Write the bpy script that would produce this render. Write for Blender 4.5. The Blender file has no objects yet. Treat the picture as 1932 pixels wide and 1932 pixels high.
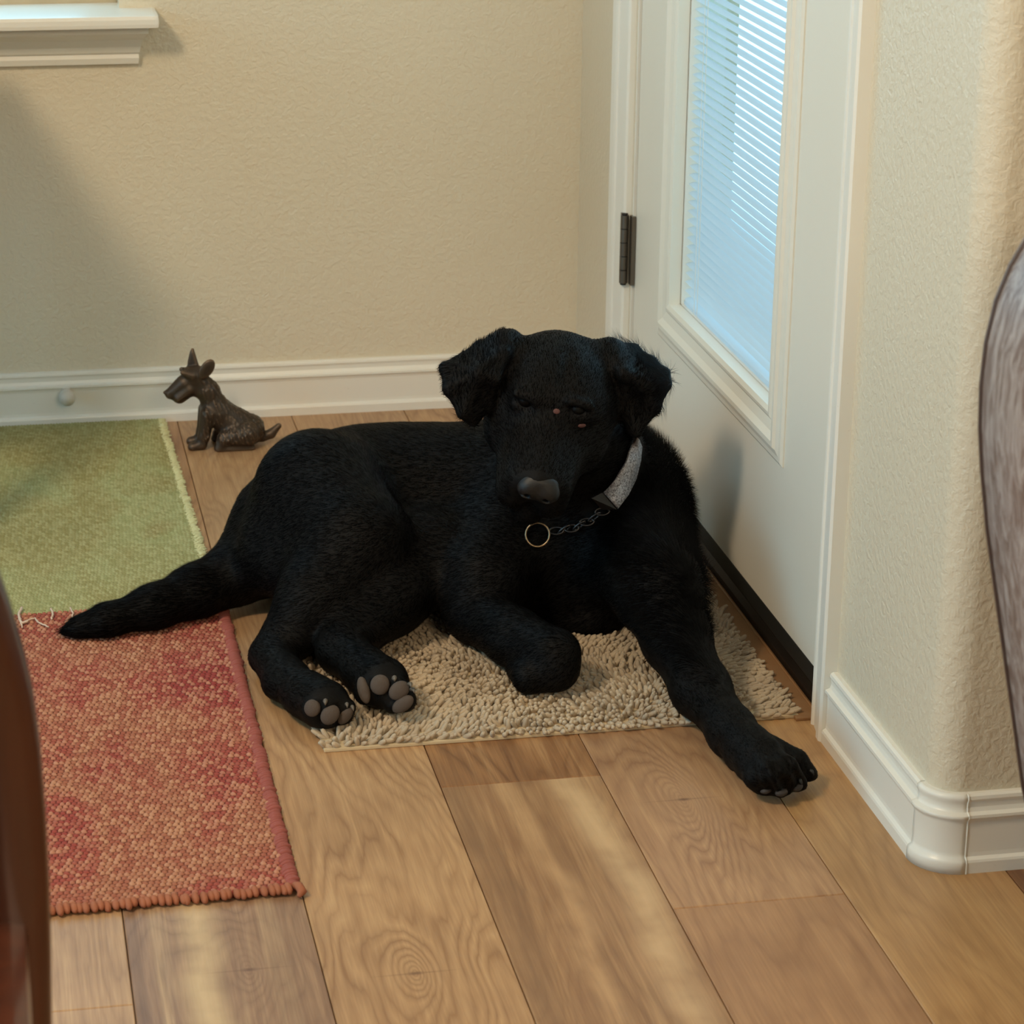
import bpy, bmesh, math, random
import numpy as np
from mathutils import Vector, Matrix

random.seed(7)
rng = np.random.default_rng(7)
SC = bpy.context.scene
C = SC.collection

# ------------------------------------------------------------------ camera
CAM = np.array([0.0, 0.0, 1.25])
F_PX = 4899.23
RM = np.array([[0.98011679, -0.19806486, 0.01189093],      # image right
               [-0.05561648, -0.3317531, -0.94172538],     # image down
               [0.19046755, 0.92233952, -0.33617245]])     # viewing direction
cam_data = bpy.data.cameras.new('camera')
cam_data.sensor_width = 36.0
cam_data.lens = F_PX / 1932 * 36.0
cam_data.clip_start = 0.05
cam_data.clip_end = 200
cam_data.dof.use_dof = True
cam_data.dof.focus_distance = 3.05
cam_data.dof.aperture_fstop = 13
cam = bpy.data.objects.new('camera', cam_data)
C.objects.link(cam)
r_, d_, f_ = RM
cam.matrix_world = Matrix(((r_[0], -d_[0], -f_[0], CAM[0]),
                           (r_[1], -d_[1], -f_[1], CAM[1]),
                           (r_[2], -d_[2], -f_[2], CAM[2]),
                           (0, 0, 0, 1)))
SC.camera = cam

# ------------------------------------------------------------------ world, lights, exposure
w = bpy.data.worlds.new('daylight'); SC.world = w; w.use_nodes = True
bg = w.node_tree.nodes['Background']
bg.inputs[0].default_value = (0.37, 0.75, 1.0, 1)
bg.inputs[1].default_value = 2.9
SC.view_settings.view_transform = 'Standard'
SC.view_settings.look = 'None'
SC.view_settings.gamma = 1.0
SC.view_settings.use_curve_mapping = False
SC.view_settings.exposure = 0.22


def area_lamp(name, loc, target, size, power, col, size_y=None):
    l = bpy.data.lights.new(name, 'AREA'); l.energy = power; l.color = col
    l.shape = 'RECTANGLE' if size_y else 'SQUARE'; l.size = size
    if size_y: l.size_y = size_y
    o = bpy.data.objects.new(name, l); C.objects.link(o); o.location = loc
    o.rotation_euler = (Vector(target) - Vector(loc)).to_track_quat('-Z', 'Y').to_euler()
    return o


area_lamp('dining_lamp', (-1.0, 1.5, 2.25), (0.5, 3.3, 0.2), 0.35, 33, (1.0, 0.79, 0.54))
area_lamp('room_lamp', (0.9, -1.2, 2.35), (0.7, 2.6, 0.0), 1.2, 52, (1.0, 0.77, 0.50))


# ------------------------------------------------------------------ helpers
def P(px, py, Y):
    """The point at depth Y seen at photo pixel (px, py)."""
    d = RM.T @ np.array([(px - 966) / F_PX, (py - 966) / F_PX, 1.0])
    return CAM + d * (Y / d[1])


def PZ(px, py, z):
    """The point at height z seen at photo pixel (px, py)."""
    d = RM.T @ np.array([(px - 966) / F_PX, (py - 966) / F_PX, 1.0])
    return CAM + d * ((z - CAM[2]) / d[2])


def tag(o, label=None, cat=None, group=None, kind=None):
    if label: o['label'] = label
    if cat: o['category'] = cat
    if group: o['group'] = group
    if kind: o['kind'] = kind
    return o


def empty(name, loc=(0, 0, 0)):
    o = bpy.data.objects.new(name, None); C.objects.link(o); o.location = loc
    o.empty_display_size = 0.05
    return o


def link(name, me, mat=None, parent=None, smooth=False):
    if mat is not None and not me.materials: me.materials.append(mat)
    o = bpy.data.objects.new(name, me); C.objects.link(o)
    if parent is not None:
        o.parent = parent
        o.matrix_parent_inverse = Matrix.Translation(-parent.location) if parent.parent is None else Matrix.Identity(4)
    if smooth:
        me.polygons.foreach_set('use_smooth', [True] * len(me.polygons))
    return o


def mesh_np(name, V, Fc, mat=None, parent=None, smooth=False):
    V = np.asarray(V, dtype=np.float32); Fc = np.asarray(Fc, dtype=np.int32)
    me = bpy.data.meshes.new(name)
    n, k = Fc.shape
    me.vertices.add(len(V)); me.vertices.foreach_set('co', V.ravel())
    me.loops.add(n * k); me.loops.foreach_set('vertex_index', Fc.ravel())
    me.polygons.add(n)
    me.polygons.foreach_set('loop_start', np.arange(0, n * k, k, dtype=np.int32))
    me.polygons.foreach_set('loop_total', np.full(n, k, dtype=np.int32))
    me.update(calc_edges=True)
    return link(name, me, mat, parent, smooth)


def from_bm(name, bm, mat=None, parent=None, smooth=False):
    bmesh.ops.recalc_face_normals(bm, faces=bm.faces)
    me = bpy.data.meshes.new(name); bm.to_mesh(me); bm.free()
    return link(name, me, mat, parent, smooth)


def add_box(bm, lo, hi, bev=0.0):
    r = bmesh.ops.create_cube(bm, size=1.0)
    s = [hi[i] - lo[i] for i in range(3)]; c = [(hi[i] + lo[i]) / 2 for i in range(3)]
    bmesh.ops.scale(bm, vec=s, verts=r['verts']); bmesh.ops.translate(bm, vec=c, verts=r['verts'])
    if bev > 0:
        es = {e for v in r['verts'] for e in v.link_edges}
        bmesh.ops.bevel(bm, geom=list(es), offset=bev, segments=2, affect='EDGES', profile=0.7)


def box(name, lo, hi, mat, parent=None, bev=0.0):
    bm = bmesh.new(); add_box(bm, lo, hi, bev); return from_bm(name, bm, mat, parent)


def sweep(name, prof, path, mat, parent=None, smooth=False, cap=True):
    """prof: list of (offset, z); path: list of (x, y, nx, ny): offset goes along the normal."""
    n, m = len(prof), len(path)
    V = [(x + nx * a, y + ny * a, z) for (x, y, nx, ny) in path for (a, z) in prof]
    bm = bmesh.new(); vs = [bm.verts.new(v) for v in V]
    for i in range(m - 1):
        for j in range(n):
            a, b = i * n + j, i * n + (j + 1) % n
            bm.faces.new((vs[a], vs[b], vs[b + n], vs[a + n]))
    if cap:
        bm.faces.new(vs[:n]); bm.faces.new(vs[-n:][::-1])
    return from_bm(name, bm, mat, parent, smooth)


def tube(bm, pts, rad, seg=10, closed=False):
    pts = [Vector(p) for p in pts]; n = len(pts)
    rads = rad if isinstance(rad, (list, tuple, np.ndarray)) else [rad] * n
    rings = []; up = None
    for i, p in enumerate(pts):
        a = pts[(i - 1) % n] if (closed or i > 0) else p
        b = pts[(i + 1) % n] if (closed or i < n - 1) else p
        t = (b - a).normalized()
        if up is None:
            up = t.orthogonal().normalized()
        up = (up - t * up.dot(t)).normalized(); s = t.cross(up)
        rings.append([bm.verts.new(p + (up * math.cos(q) + s * math.sin(q)) * rads[i])
                      for q in [2 * math.pi * k / seg for k in range(seg)]])
    for i in range(n if closed else n - 1):
        A, B = rings[i], rings[(i + 1) % n]
        for k in range(seg):
            bm.faces.new((A[k], A[(k + 1) % seg], B[(k + 1) % seg], B[k]))
    if not closed:
        bm.faces.new(rings[0][::-1]); bm.faces.new(rings[-1])


def ellipsoid(name, c, axes, radii, mat, parent=None, sub=3):
    """axes: three vectors (world), radii along each."""
    bm = bmesh.new(); bmesh.ops.create_icosphere(bm, subdivisions=sub, radius=1.0)
    A = np.array([np.array(axes[i]) / np.linalg.norm(axes[i]) * radii[i] for i in range(3)])
    c = np.array(c)
    for v in bm.verts:
        q = v.co.x * A[0] + v.co.y * A[1] + v.co.z * A[2] + c
        v.co = q
    return from_bm(name, bm, mat, parent, True)


# ------------------------------------------------------------------ node helpers
class N:
    def __init__(s, name):
        s.m = bpy.data.materials.new(name); s.m.use_nodes = True
        s.t = s.m.node_tree; s.b = s.t.nodes['Principled BSDF']; s.out = s.t.nodes['Material Output']

    def n(s, typ, **kw):
        o = s.t.nodes.new(typ)
        for k, v in kw.items():
            if k.startswith('i_'):
                o.inputs[k[2:].replace('_', ' ')].default_value = v
            else: setattr(o, k, v)
        return o

    def l(s, a, b): s.t.links.new(a, b)

    def coords(s, scale=(1, 1, 1), kind='Object', rot=(0, 0, 0), loc=(0, 0, 0)):
        tc = s.n('ShaderNodeTexCoord'); mp = s.n('ShaderNodeMapping')
        mp.inputs['Scale'].default_value = scale; mp.inputs['Rotation'].default_value = rot
        mp.inputs['Location'].default_value = loc
        s.l(tc.outputs[kind], mp.inputs[0]); return mp.outputs[0]

    def noise(s, vec, scale, detail=2, rough=0.5, dist=0.0):
        o = s.n('ShaderNodeTexNoise'); o.inputs['Scale'].default_value = scale
        o.inputs['Detail'].default_value = detail; o.inputs['Roughness'].default_value = rough
        o.inputs['Distortion'].default_value = dist
        s.l(vec, o.inputs['Vector']); return o.outputs['Fac']

    def ramp(s, fac, stops, interp='LINEAR'):
        o = s.n('ShaderNodeValToRGB'); o.color_ramp.interpolation = interp
        e = o.color_ramp.elements
        while len(e) < len(stops): e.new(0.5)
        for i, (p, c) in enumerate(stops):
            e[i].position = p; e[i].color = (*c, 1) if len(c) == 3 else c
        s.l(fac, o.inputs[0]); return o.outputs[0]

    def mix(s, fac, a, b, blend='MIX'):
        o = s.n('ShaderNodeMix', data_type='RGBA', blend_type=blend)
        for sock, v in ((o.inputs['Factor'], fac), (o.inputs[6], a), (o.inputs[7], b)):
            if hasattr(v, 'links'): s.l(v, sock)
            elif isinstance(v, (int, float)): sock.default_value = v
            else: sock.default_value = (*v, 1)
        return o.outputs[2]

    def math(s, op, a, b=0.0, c=None):
        o = s.n('ShaderNodeMath', operation=op)
        for i, v in enumerate((a, b) if c is None else (a, b, c)):
            if hasattr(v, 'links'): s.l(v, o.inputs[i])
            else: o.inputs[i].default_value = v
        return o.outputs[0]

    def bump(s, h, strength=0.3, dist=0.001, prev=None):
        o = s.n('ShaderNodeBump'); o.inputs['Strength'].default_value = strength
        o.inputs['Distance'].default_value = dist; s.l(h, o.inputs['Height'])
        if prev is not None: s.l(prev, o.inputs['Normal'])
        return o.outputs[0]

    def set(s, color=None, rough=None, metal=None, normal=None, **kw):
        for nm, v in (('Base Color', color), ('Roughness', rough), ('Metallic', metal), ('Normal', normal)):
            if v is None: continue
            if hasattr(v, 'links'): s.l(v, s.b.inputs[nm])
            elif nm == 'Base Color': s.b.inputs[nm].default_value = (*v, 1)
            else: s.b.inputs[nm].default_value = v
        for k, v in kw.items():
            s.b.inputs[k.replace('_', ' ')].default_value = v
        return s.m


def srgb(r, g, b):
    f = lambda c: (c / 255 / 12.92) if c / 255 <= 0.04045 else ((c / 255 + 0.055) / 1.055) ** 2.4
    return (f(r), f(g), f(b))


# ------------------------------------------------------------------ materials
def mat_wall():
    n = N('wall_paint'); v = n.coords()
    big = n.noise(v, 120, 3, 0.55, 0.35); small = n.noise(v, 340, 2, 0.5)
    sm = n.ramp(big, [(0.38, (0, 0, 0)), (0.62, (1, 1, 1))])
    h = n.math('ADD', sm, n.math('MULTIPLY', small, 0.35))
    nm = n.bump(h, 0.40, 0.0014)
    col = n.mix(n.noise(v, 3, 2), srgb(214, 203, 180), srgb(219, 208, 186))
    return n.set(col, 0.42, 0, nm)


def mat_white(name='white_trim_paint', c=(232, 228, 218), rough=0.32):
    n = N(name); v = n.coords()
    nm = n.bump(n.noise(v, 60, 4, 0.6), 0.12, 0.0008)
    scuff = n.ramp(n.noise(v, 140, 3, 0.7), [(0.70, (0, 0, 0)), (0.78, (1, 1, 1))])
    col = n.mix(n.math('MULTIPLY', scuff, 0.25), srgb(*c), srgb(150, 140, 120))
    return n.set(col, rough, 0, nm)


def mat_plain(name, c, rough=0.5, metal=0.0, bump=None, **kw):
    n = N(name); v = n.coords()
    col = n.mix(n.noise(v, 40, 3), tuple(x * 0.85 for x in srgb(*c)), tuple(min(1, x * 1.15) for x in srgb(*c)))
    nm = n.bump(n.noise(v, bump[0], 3), bump[1], bump[2]) if bump else None
    return n.set(col, rough, metal, nm, **kw)


def mat_plank(i, base, dark, light, streak=0.3, contour=0.5, cfreq=9.0, seed=0.0, knot=None, cs=(5.2, 0.85), bands=()):
    """Wood laminate: flat-sawn contour figure, long streaks and fine pores, all along y."""
    n = N('oak_plank_%s' % i)
    v = n.coords(loc=(seed * 3.1, seed * 1.7, 0))
    # contour figure
    mp = n.n('ShaderNodeMapping'); mp.inputs['Scale'].default_value = (cs[0], cs[1], 1); n.l(v, mp.inputs[0])
    low = n.noise(mp.outputs[0], 1.0, 3.2, 0.5, 0.3)
    mpj = n.n('ShaderNodeMapping'); mpj.inputs['Scale'].default_value = (60, 5, 1); n.l(v, mpj.inputs[0])
    low = n.math('ADD', low, n.math('MULTIPLY', n.noise(mpj.outputs[0], 1.0, 3, .6), .045))
    if knot:
        tc = n.n('ShaderNodeTexCoord'); kf = None
        for kx, ky in knot:
            sb = n.n('ShaderNodeVectorMath', operation='SUBTRACT'); n.l(tc.outputs['Object'], sb.inputs[0])
            sb.inputs[1].default_value = (kx, ky, 0)
            sm = n.n('ShaderNodeMapping'); sm.inputs['Scale'].default_value = (16, 6.0, 0); n.l(sb.outputs[0], sm.inputs[0])
            ln = n.n('ShaderNodeVectorMath', operation='LENGTH'); n.l(sm.outputs[0], ln.inputs[0])
            g = n.math('DIVIDE', 0.26, n.math('ADD', ln.outputs['Value'], 0.55))
            kf = g if kf is None else n.math('ADD', kf, g)
        low = n.math('ADD', low, kf)
    ph = n.math('MULTIPLY', low, cfreq * 2.1); contour = min(1.0, contour * 1.35)
    tri = n.math('PINGPONG', ph, 0.5)
    ring = n.ramp(tri, [(0.0, (1, 1, 1)), (0.14, (0.5, 0.5, 0.5)), (0.5, (0, 0, 0))])
    mk = n.noise(v, 9, 2); ring = n.math('MULTIPLY', ring, n.ramp(mk, [(.35, (.5, .5, .5)), (.6, (1.2, 1.2, 1.2))]))
    # long streaks
    mp2 = n.n('ShaderNodeMapping'); mp2.inputs['Scale'].default_value = (26, 0.55, 1); n.l(v, mp2.inputs[0])
    st = n.noise(mp2.outputs[0], 1.0, 4, 0.6, 0.35)
    stc = n.ramp(st, [(0.28, (0, 0, 0)), (0.46, (0.5, 0.5, 0.5)), (0.54, (0.5, 0.5, 0.5)), (0.72, (1, 1, 1))])
    # pores
    mp3 = n.n('ShaderNodeMapping'); mp3.inputs['Scale'].default_value = (420, 14, 1); n.l(v, mp3.inputs[0])
    po = n.noise(mp3.outputs[0], 1.0, 2, 0.6)
    poc = n.ramp(po, [(0.35, (0, 0, 0)), (0.6, (1, 1, 1))])
    mp4 = n.n('ShaderNodeMapping'); mp4.inputs['Scale'].default_value = (110, 2.2, 1); n.l(v, mp4.inputs[0])
    gln = n.noise(mp4.outputs[0], 1.0, 3, 0.7, 0.6)
    gl = n.ramp(gln, [(.36, (0, 0, 0)), (.66, (1, 1, 1))])
    c = n.mix(gl, tuple(a * .72 + b * .28 for a, b in zip(srgb(*base), srgb(*dark))), tuple(a * .84 + b * .16 for a, b in zip(srgb(*base), srgb(*light))))
    c = n.mix(n.math('MULTIPLY', ring, contour), c, srgb(*dark))
    darkm = n.ramp(stc, [(0.0, (1, 1, 1)), (0.5, (0, 0, 0))])
    litm = n.ramp(stc, [(0.5, (0, 0, 0)), (1.0, (1, 1, 1))])
    c = n.mix(n.math('MULTIPLY', darkm, streak), c, srgb(*dark))
    c = n.mix(n.math('MULTIPLY', litm, streak), c, srgb(*light))
    c = n.mix(n.math('MULTIPLY', n.math('SUBTRACT', 1.0, poc), 0.30), c, srgb(*dark))
    bl = n.noise(v, 5, 3, .6); c = n.mix(1.0, c, n.ramp(bl, [(.3, (.80, .77, .74)), (.7, (1.02, 1.02, 1.0))]), 'MULTIPLY')
    for bx, bw, bc, amt in bands:
        tcb = n.n('ShaderNodeTexCoord'); sx = n.n('ShaderNodeSeparateXYZ'); n.l(tcb.outputs['Object'], sx.inputs[0])
        mb = n.n('ShaderNodeMapping'); mb.inputs['Scale'].default_value = (0, 3.2, 1); n.l(v, mb.inputs[0])
        wob = n.math('MULTIPLY', n.math('SUBTRACT', n.noise(mb.outputs[0], 1.0, 3, .55), .5), .075)
        dd_ = n.math('ABSOLUTE', n.math('SUBTRACT', n.math('ADD', sx.outputs[0], wob), bx))
        dj = n.math('ADD', dd_, n.math('MULTIPLY', n.math('SUBTRACT', gln, .5), .012))
        mk_ = n.math('MULTIPLY', n.ramp(dj, [(0, (1, 1, 1)), (bw * .5, (.8, .8, .8)), (bw * 1.7, (0, 0, 0))]), n.ramp(n.noise(v, 14, 3), [(.3, (.45, .45, .45)), (.6, (1, 1, 1))]))
        c = n.mix(n.math('MULTIPLY', mk_, amt), c, srgb(*bc))
    if knot:
        for kx, ky in knot:
            sb = n.n('ShaderNodeVectorMath', operation='SUBTRACT')
            tc = n.n('ShaderNodeTexCoord'); n.l(tc.outputs['Object'], sb.inputs[0]); sb.inputs[1].default_value = (kx, ky, 0)
            sm = n.n('ShaderNodeMapping'); sm.inputs['Scale'].default_value = (1, 2.6, 0)
            sm.inputs['Rotation'].default_value = (0, 0, 0.15); n.l(sb.outputs[0], sm.inputs[0])
            ln = n.n('ShaderNodeVectorMath', operation='LENGTH'); n.l(sm.outputs[0], ln.inputs[0])
            sp = n.ramp(ln.outputs['Value'], [(0.0, (1, 1, 1)), (0.004, (0.8, 0.8, 0.8)), (0.011, (0, 0, 0))])
            sm2 = n.n('ShaderNodeMapping'); sm2.inputs['Scale'].default_value = (0.16, 4.0, 0)
            sm2.inputs['Rotation'].default_value = (0, 0, 0.22); n.l(sb.outputs[0], sm2.inputs[0])
            ln2 = n.n('ShaderNodeVectorMath', operation='LENGTH'); n.l(sm2.outputs[0], ln2.inputs[0])
            cr = n.ramp(ln2.outputs['Value'], [(0.0, (0.8, 0.8, 0.8)), (0.008, (0, 0, 0))])
            c = n.mix(n.math('MAXIMUM', n.math('MULTIPLY', sp, 0.8), n.math('MULTIPLY', cr, 0.6)), c, srgb(92, 58, 40))
    hb = n.math('ADD', n.math('MULTIPLY', poc, 0.5), n.math('MULTIPLY', ring, -0.5))
    nm = n.bump(hb, 0.18, 0.0004)
    return n.set(c, 0.42, 0, nm)


M_WALL = mat_wall()
M_TRIM = mat_white()
M_DOOR = mat_white('door_paint', (228, 222, 208), 0.38)
M_CEIL = mat_plain('ceiling_paint', (236, 232, 224), 0.8)
M_DARK = mat_plain('dark_bronze_aluminium', (38, 33, 30), 0.45, 0.5)
M_RED_DARK = mat_plain('brown_vinyl_strip', (146, 108, 72), 0.5)
M_STEEL = mat_plain('brushed_nickel', (120, 112, 102), 0.38, 0.9, bump=(300, 0.2, 0.0005))
M_PIN = mat_plain('hinge_shadow_gap', (25, 22, 20), 0.6)
M_GROUT = mat_plain('underlay', (70, 52, 36), 0.8)


def mat_glass():
    n = N('clear_glass')
    tr = n.n('ShaderNodeBsdfTransparent'); gl = n.n('ShaderNodeBsdfGlossy'); gl.inputs['Roughness'].default_value = 0.03
    fr = n.n('ShaderNodeLayerWeight'); fr.inputs[0].default_value = 0.12; mx = n.n('ShaderNodeMixShader')
    n.l(n.math('MULTIPLY', fr.outputs['Facing'], 0.12), mx.inputs[0]); n.l(tr.outputs[0], mx.inputs[1]); n.l(gl.outputs[0], mx.inputs[2])
    n.l(mx.outputs[0], n.out.inputs[0]); return n.m


def mat_slat():
    n = N('white_blind_slat'); n.set((0.8, 0.84, 0.88), 0.4)
    tl = n.n('ShaderNodeBsdfTranslucent'); tl.inputs[0].default_value = (0.8, 0.88, 0.93, 1)
    mx = n.n('ShaderNodeMixShader'); mx.inputs[0].default_value = 0.62
    n.l(n.b.outputs[0], mx.inputs[1]); n.l(tl.outputs[0], mx.inputs[2]); n.l(mx.outputs[0], n.out.inputs[0])
    return n.m


M_GLASS = mat_glass(); M_SLAT = mat_slat()

# ------------------------------------------------------------------ room shell
XW, YB, YF, H = 0.918, 3.95, 2.275, 2.44      # right wall, back wall, return wall facing the room, ceiling
DY0, DY1, DZ = 2.655, 3.605, 2.06             # door opening

# floor: laid planks on an underlay
floor = empty('floor'); tag(floor, kind='structure')
box('underlay', (-3.6, -2.5, -0.02), (3.2, YB + 0.1, -0.006), M_GROUT, floor)
PW = 0.181
pal = [((196, 158, 118), (148, 110, 78), (222, 188, 146)),
       ((166, 130, 102), (112, 82, 62), (222, 190, 148)),
       ((200, 160, 116), (150, 110, 74), (220, 184, 142)),
       ((178, 138, 98), (122, 86, 58), (220, 182, 134)),
       ((192, 152, 112), (146, 106, 76), (214, 176, 134)),
       ((196, 154, 104), (148, 108, 68), (216, 180, 130)),
       ((168, 122, 80), (108, 72, 46), (198, 156, 110))]
special = {  # (column, y range) -> joints and figure; columns counted from x = -0.091
    0: [(-2.5, 0.93, 3), (0.93, 2.15, 0), (2.15, 3.37, 0), (3.37, 3.95, 4)],
    1: [(-2.5, 0.75, 2), (0.75, 1.5, 6), (1.5, 2.95, 1), (2.95, 3.95, 4)],
    2: [(-2.5, 1.2, 5), (1.2, 2.95, 2), (2.95, 3.95, 0)],
    3: [(-2.5, 1.33, 4), (1.33, 2.557, 3), (2.557, 3.78, 6), (3.78, 3.95, 0)],
    4: [(-2.5, 1.02, 2), (1.02, 2.241, 7), (2.241, 3.46, 4), (3.46, 3.95, 2)],
    5: [(-2.5, 1.6, 3), (1.6, 2.82, 5), (2.82, 3.95, 5)],
    6: [(-2.5, 1.28, 2), (1.28, 2.5, 6)]}
plank_mats = {}


def plank_mat(kind, seed):
    key = (kind, seed)
    if key in plank_mats: return plank_mats[key]
    if kind == 1:
        m = mat_plank('%d_%d' % key, *pal[1], streak=0.95, contour=0.35, cfreq=14, seed=seed, cs=(5.5, 0.9), knot=[(0.2022, 2.195)], bands=((.163, .016, (216, 186, 142), .8), (.245, .016, (116, 86, 66), .5)))
    elif kind == 2:
        m = mat_plank('%d_%d' % key, *pal[2], streak=0.25, contour=0.55, cfreq=15, seed=seed, knot=[(0.3577, 2.160)])
    elif kind == 3:
        m = mat_plank('%d_%d' % key, *pal[3], streak=.7, contour=0.3, cfreq=10, seed=seed, cs=(7, 1.0), bands=((.600, .017, (218, 184, 140), .75), (.468, .014, (126, 94, 66), .6), (.53, .010, (210, 170, 124), .5), (.505, .010, (140, 100, 68), .5)))
    elif kind == 4:
        m = mat_plank('%d_%d' % key, *pal[4], streak=0.2, contour=0.5, cfreq=15, seed=seed, knot=[(0.7085, 2.481)])
    elif kind == 5:
        m = mat_plank('%d_%d' % key, *pal[5], streak=0.35, contour=0.3, cfreq=8, seed=seed, cs=(4.5, 1.6))
    elif kind == 7:
        m = mat_plank('%d_%d' % key, (184, 142, 102), (142, 102, 70), (206, 166, 122), streak=0.25, contour=0.35, cfreq=9, seed=seed, cs=(4, 1.2))
    elif kind == 6:
        m = mat_plank('%d_%d' % key, *pal[6], streak=0.9, contour=0.45, cfreq=10, seed=seed)
    else:
        m = mat_plank('%d_%d' % key, *pal[0], streak=0.15, contour=0.35, cfreq=22, seed=seed, cs=(4, 0.7))
    plank_mats[key] = m
    return m


def plank(x0, x1, y0, y1, m):
    bm = bmesh.new(); g = 0.0005
    add_box(bm, (x0 + g, y0 + g, -0.006), (x1 - g, y1 - g, 0.0), 0)
    top = [e for e in bm.edges if all(abs(v.co.z) < 1e-6 for v in e.verts)]
    bmesh.ops.bevel(bm, geom=top, offset=0.0009, segments=1, affect='EDGES')
    return from_bm('plank', bm, m, floor)


for col in range(-18, 17):
    x0 = -0.091 + col * PW; x1 = x0 + PW
    if col in special:
        rows = special[col]
    else:
        a = -2.5 + ((col * 0.47) % 1.22); ys = [-2.5]
        while a < YB: 
            if a > ys[-1] + 0.2: ys.append(a)
            a += 1.22
        ys.append(YB); rows = [(ys[k], ys[k + 1], (col * 3 + k * 5) % 8) for k in range(len(ys) - 1)]
    for k, (ya, yb, kind) in enumerate(rows):
        if x0 > XW + 0.06 and yb > YF: yb = YF + 0.03
        if ya >= yb: continue
        plank(x0, x1, ya, yb, plank_mat(kind, (col % 5) if col in special else 11 + (col + k) % 2))

box('ceiling', (-3.6, -2.5, H), (3.2, YB + 0.15, H + 0.1), M_CEIL)['kind'] = 'structure'

# back wall with the window opening
WX1, WZ0, WZ1, WX0 = 0.206, 0.632, 1.95, -1.3
bm = bmesh.new()
add_box(bm, (-3.6, YB, 0), (WX0, YB + 0.15, H)); add_box(bm, (WX1, YB, 0), (XW + 0.15, YB + 0.15, H))
add_box(bm, (WX0, YB, 0), (WX1, YB + 0.15, WZ0)); add_box(bm, (WX0, YB, WZ1), (WX1, YB + 0.15, H))
from_bm('wall_back', bm, M_WALL)['kind'] = 'structure'

# right wall, door opening, rounded outside corner and return wall in one skin
bm = bmesh.new()
add_box(bm, (XW, DY1, 0), (XW + 0.15, YB, H))
add_box(bm, (XW, DY0, DZ), (XW + 0.15, DY1, H))
RC = 0.032
foot = [(XW, DY0), (XW, YF + RC)]
for k in range(1, 17):
    a = math.pi + k / 16 * math.pi / 2
    foot.append((XW + RC + RC * math.cos(a), YF + RC + RC * math.sin(a)))
foot += [(3.2, YF), (3.2, YF + 0.15), (XW + 0.15, YF + 0.15), (XW + 0.15, DY0)]
lo = [bm.verts.new((x, y, 0)) for x, y in foot]; hi = [bm.verts.new((x, y, H)) for x, y in foot]
for i in range(len(foot)):
    j = (i + 1) % len(foot); fc = bm.faces.new((lo[i], lo[j], hi[j], hi[i]))
bm.faces.new(lo[::-1]); bm.faces.new(hi)
wr = from_bm('wall_right', bm, M_WALL); wr['kind'] = 'structure'

# window in the back wall: sash frame, pane, stool and apron
win = empty('window_1', (-0.55, YB, WZ0)); tag(win, kind='structure')
M_SASH = mat_plain('beige_vinyl_sash', (190, 176, 148), 0.5)
bm = bmesh.new()
for lo_, hi_ in (((WX0, YB + 0.06, WZ0), (WX1, YB + 0.12, WZ0 + 0.05)), ((WX0, YB + 0.06, WZ1 - 0.05), (WX1, YB + 0.12, WZ1)),
                 ((WX0 + .001, YB + 0.062, WZ0 + .045), (WX0 + 0.05, YB + 0.118, WZ1 - .045)), ((WX1 - 0.05, YB + 0.062, WZ0 + .045), (WX1 - .001, YB + 0.118, WZ1 - .045)),
                 ((WX0 + .7, YB + 0.062, WZ0 + .045), (WX0 + .75, YB + 0.118, WZ1 - .045))):
    add_box(bm, lo_, hi_, 0.003)
from_bm('window_frame', bm, M_SASH, win)
box('pane', (WX0 + 0.05, YB + 0.088, WZ0 + 0.05), (WX1 - 0.05, YB + 0.092, WZ1 - 0.05), M_GLASS, win)
SX1 = 0.2595
bm = bmesh.new(); add_box(bm, (-1.36, YB - 0.08, WZ0 - 0.004), (SX1, YB + 0.06, WZ0 + 0.015), 0.006)
from_bm('window_sill', bm, M_TRIM, win)
# crown-shaped apron under the stool, with a returned end
prof = [(0.0, 0.565), (0.010, 0.565), (0.013, 0.574), (0.012, 0.580), (0.016, 0.583), (0.020, 0.592), (0.030, 0.604),
        (0.046, 0.613), (0.050, 0.616), (0.052, 0.629), (0.0, 0.629)]
bm = bmesh.new(); XA = -1.33; XB = 0.2275
L = []; R2 = []
for d, z in prof:
    L.append(bm.verts.new((XA, YB - d, z))); R2.append(bm.verts.new((XB + d * 0.35, YB - d, z)))
n_ = len(prof)
for i in range(n_):
    j = (i + 1) % n_; bm.faces.new((L[i], L[j], R2[j], R2[i]))
bm.faces.new(L[::-1]); bm.faces.new(R2)
from_bm('apron', bm, M_TRIM, win)

# baseboards
BP = [(0, 0), (.0150, 0), (.0150, .0125), (.0140, .0150), (.0105, .0175), (.0100, .022), (.0100, .056), (.0112, .060), (.0135, .0625),
      (.0132, .0655), (.0080, .0675), (.0065, .072), (.0070, .078), (.0088, .0815), (.0080, .0850), (.0050, .0868), (0, .0868)]
b = sweep('baseboard_back', BP, [(-3.6, YB, 0, -1), (XW, YB, 0, -1)], M_TRIM); b['kind'] = 'structure'
b = sweep('baseboard_right', BP, [(XW, YB - 0.005, -1, 0), (XW, DY1 + 0.083, -1, 0)], M_TRIM); b['kind'] = 'structure'
b = sweep('baseboard_side', BP, [(XW, DY0 - 0.0565, -1, 0), (XW, YF + 0.0335, -1, 0)], M_TRIM); b['kind'] = 'structure'
arc = []
for k in range(0, 13):
    a = math.pi + k / 12 * math.pi / 2
    arc.append((XW + RC + RC * math.cos(a), YF + RC + RC * math.sin(a), math.cos(a), math.sin(a)))
BP2 = [(d * 1.06 if d else 0, z) for d, z in BP]
b = sweep('baseboard_corner', BP2, arc, M_TRIM); b['kind'] = 'structure'
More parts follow.
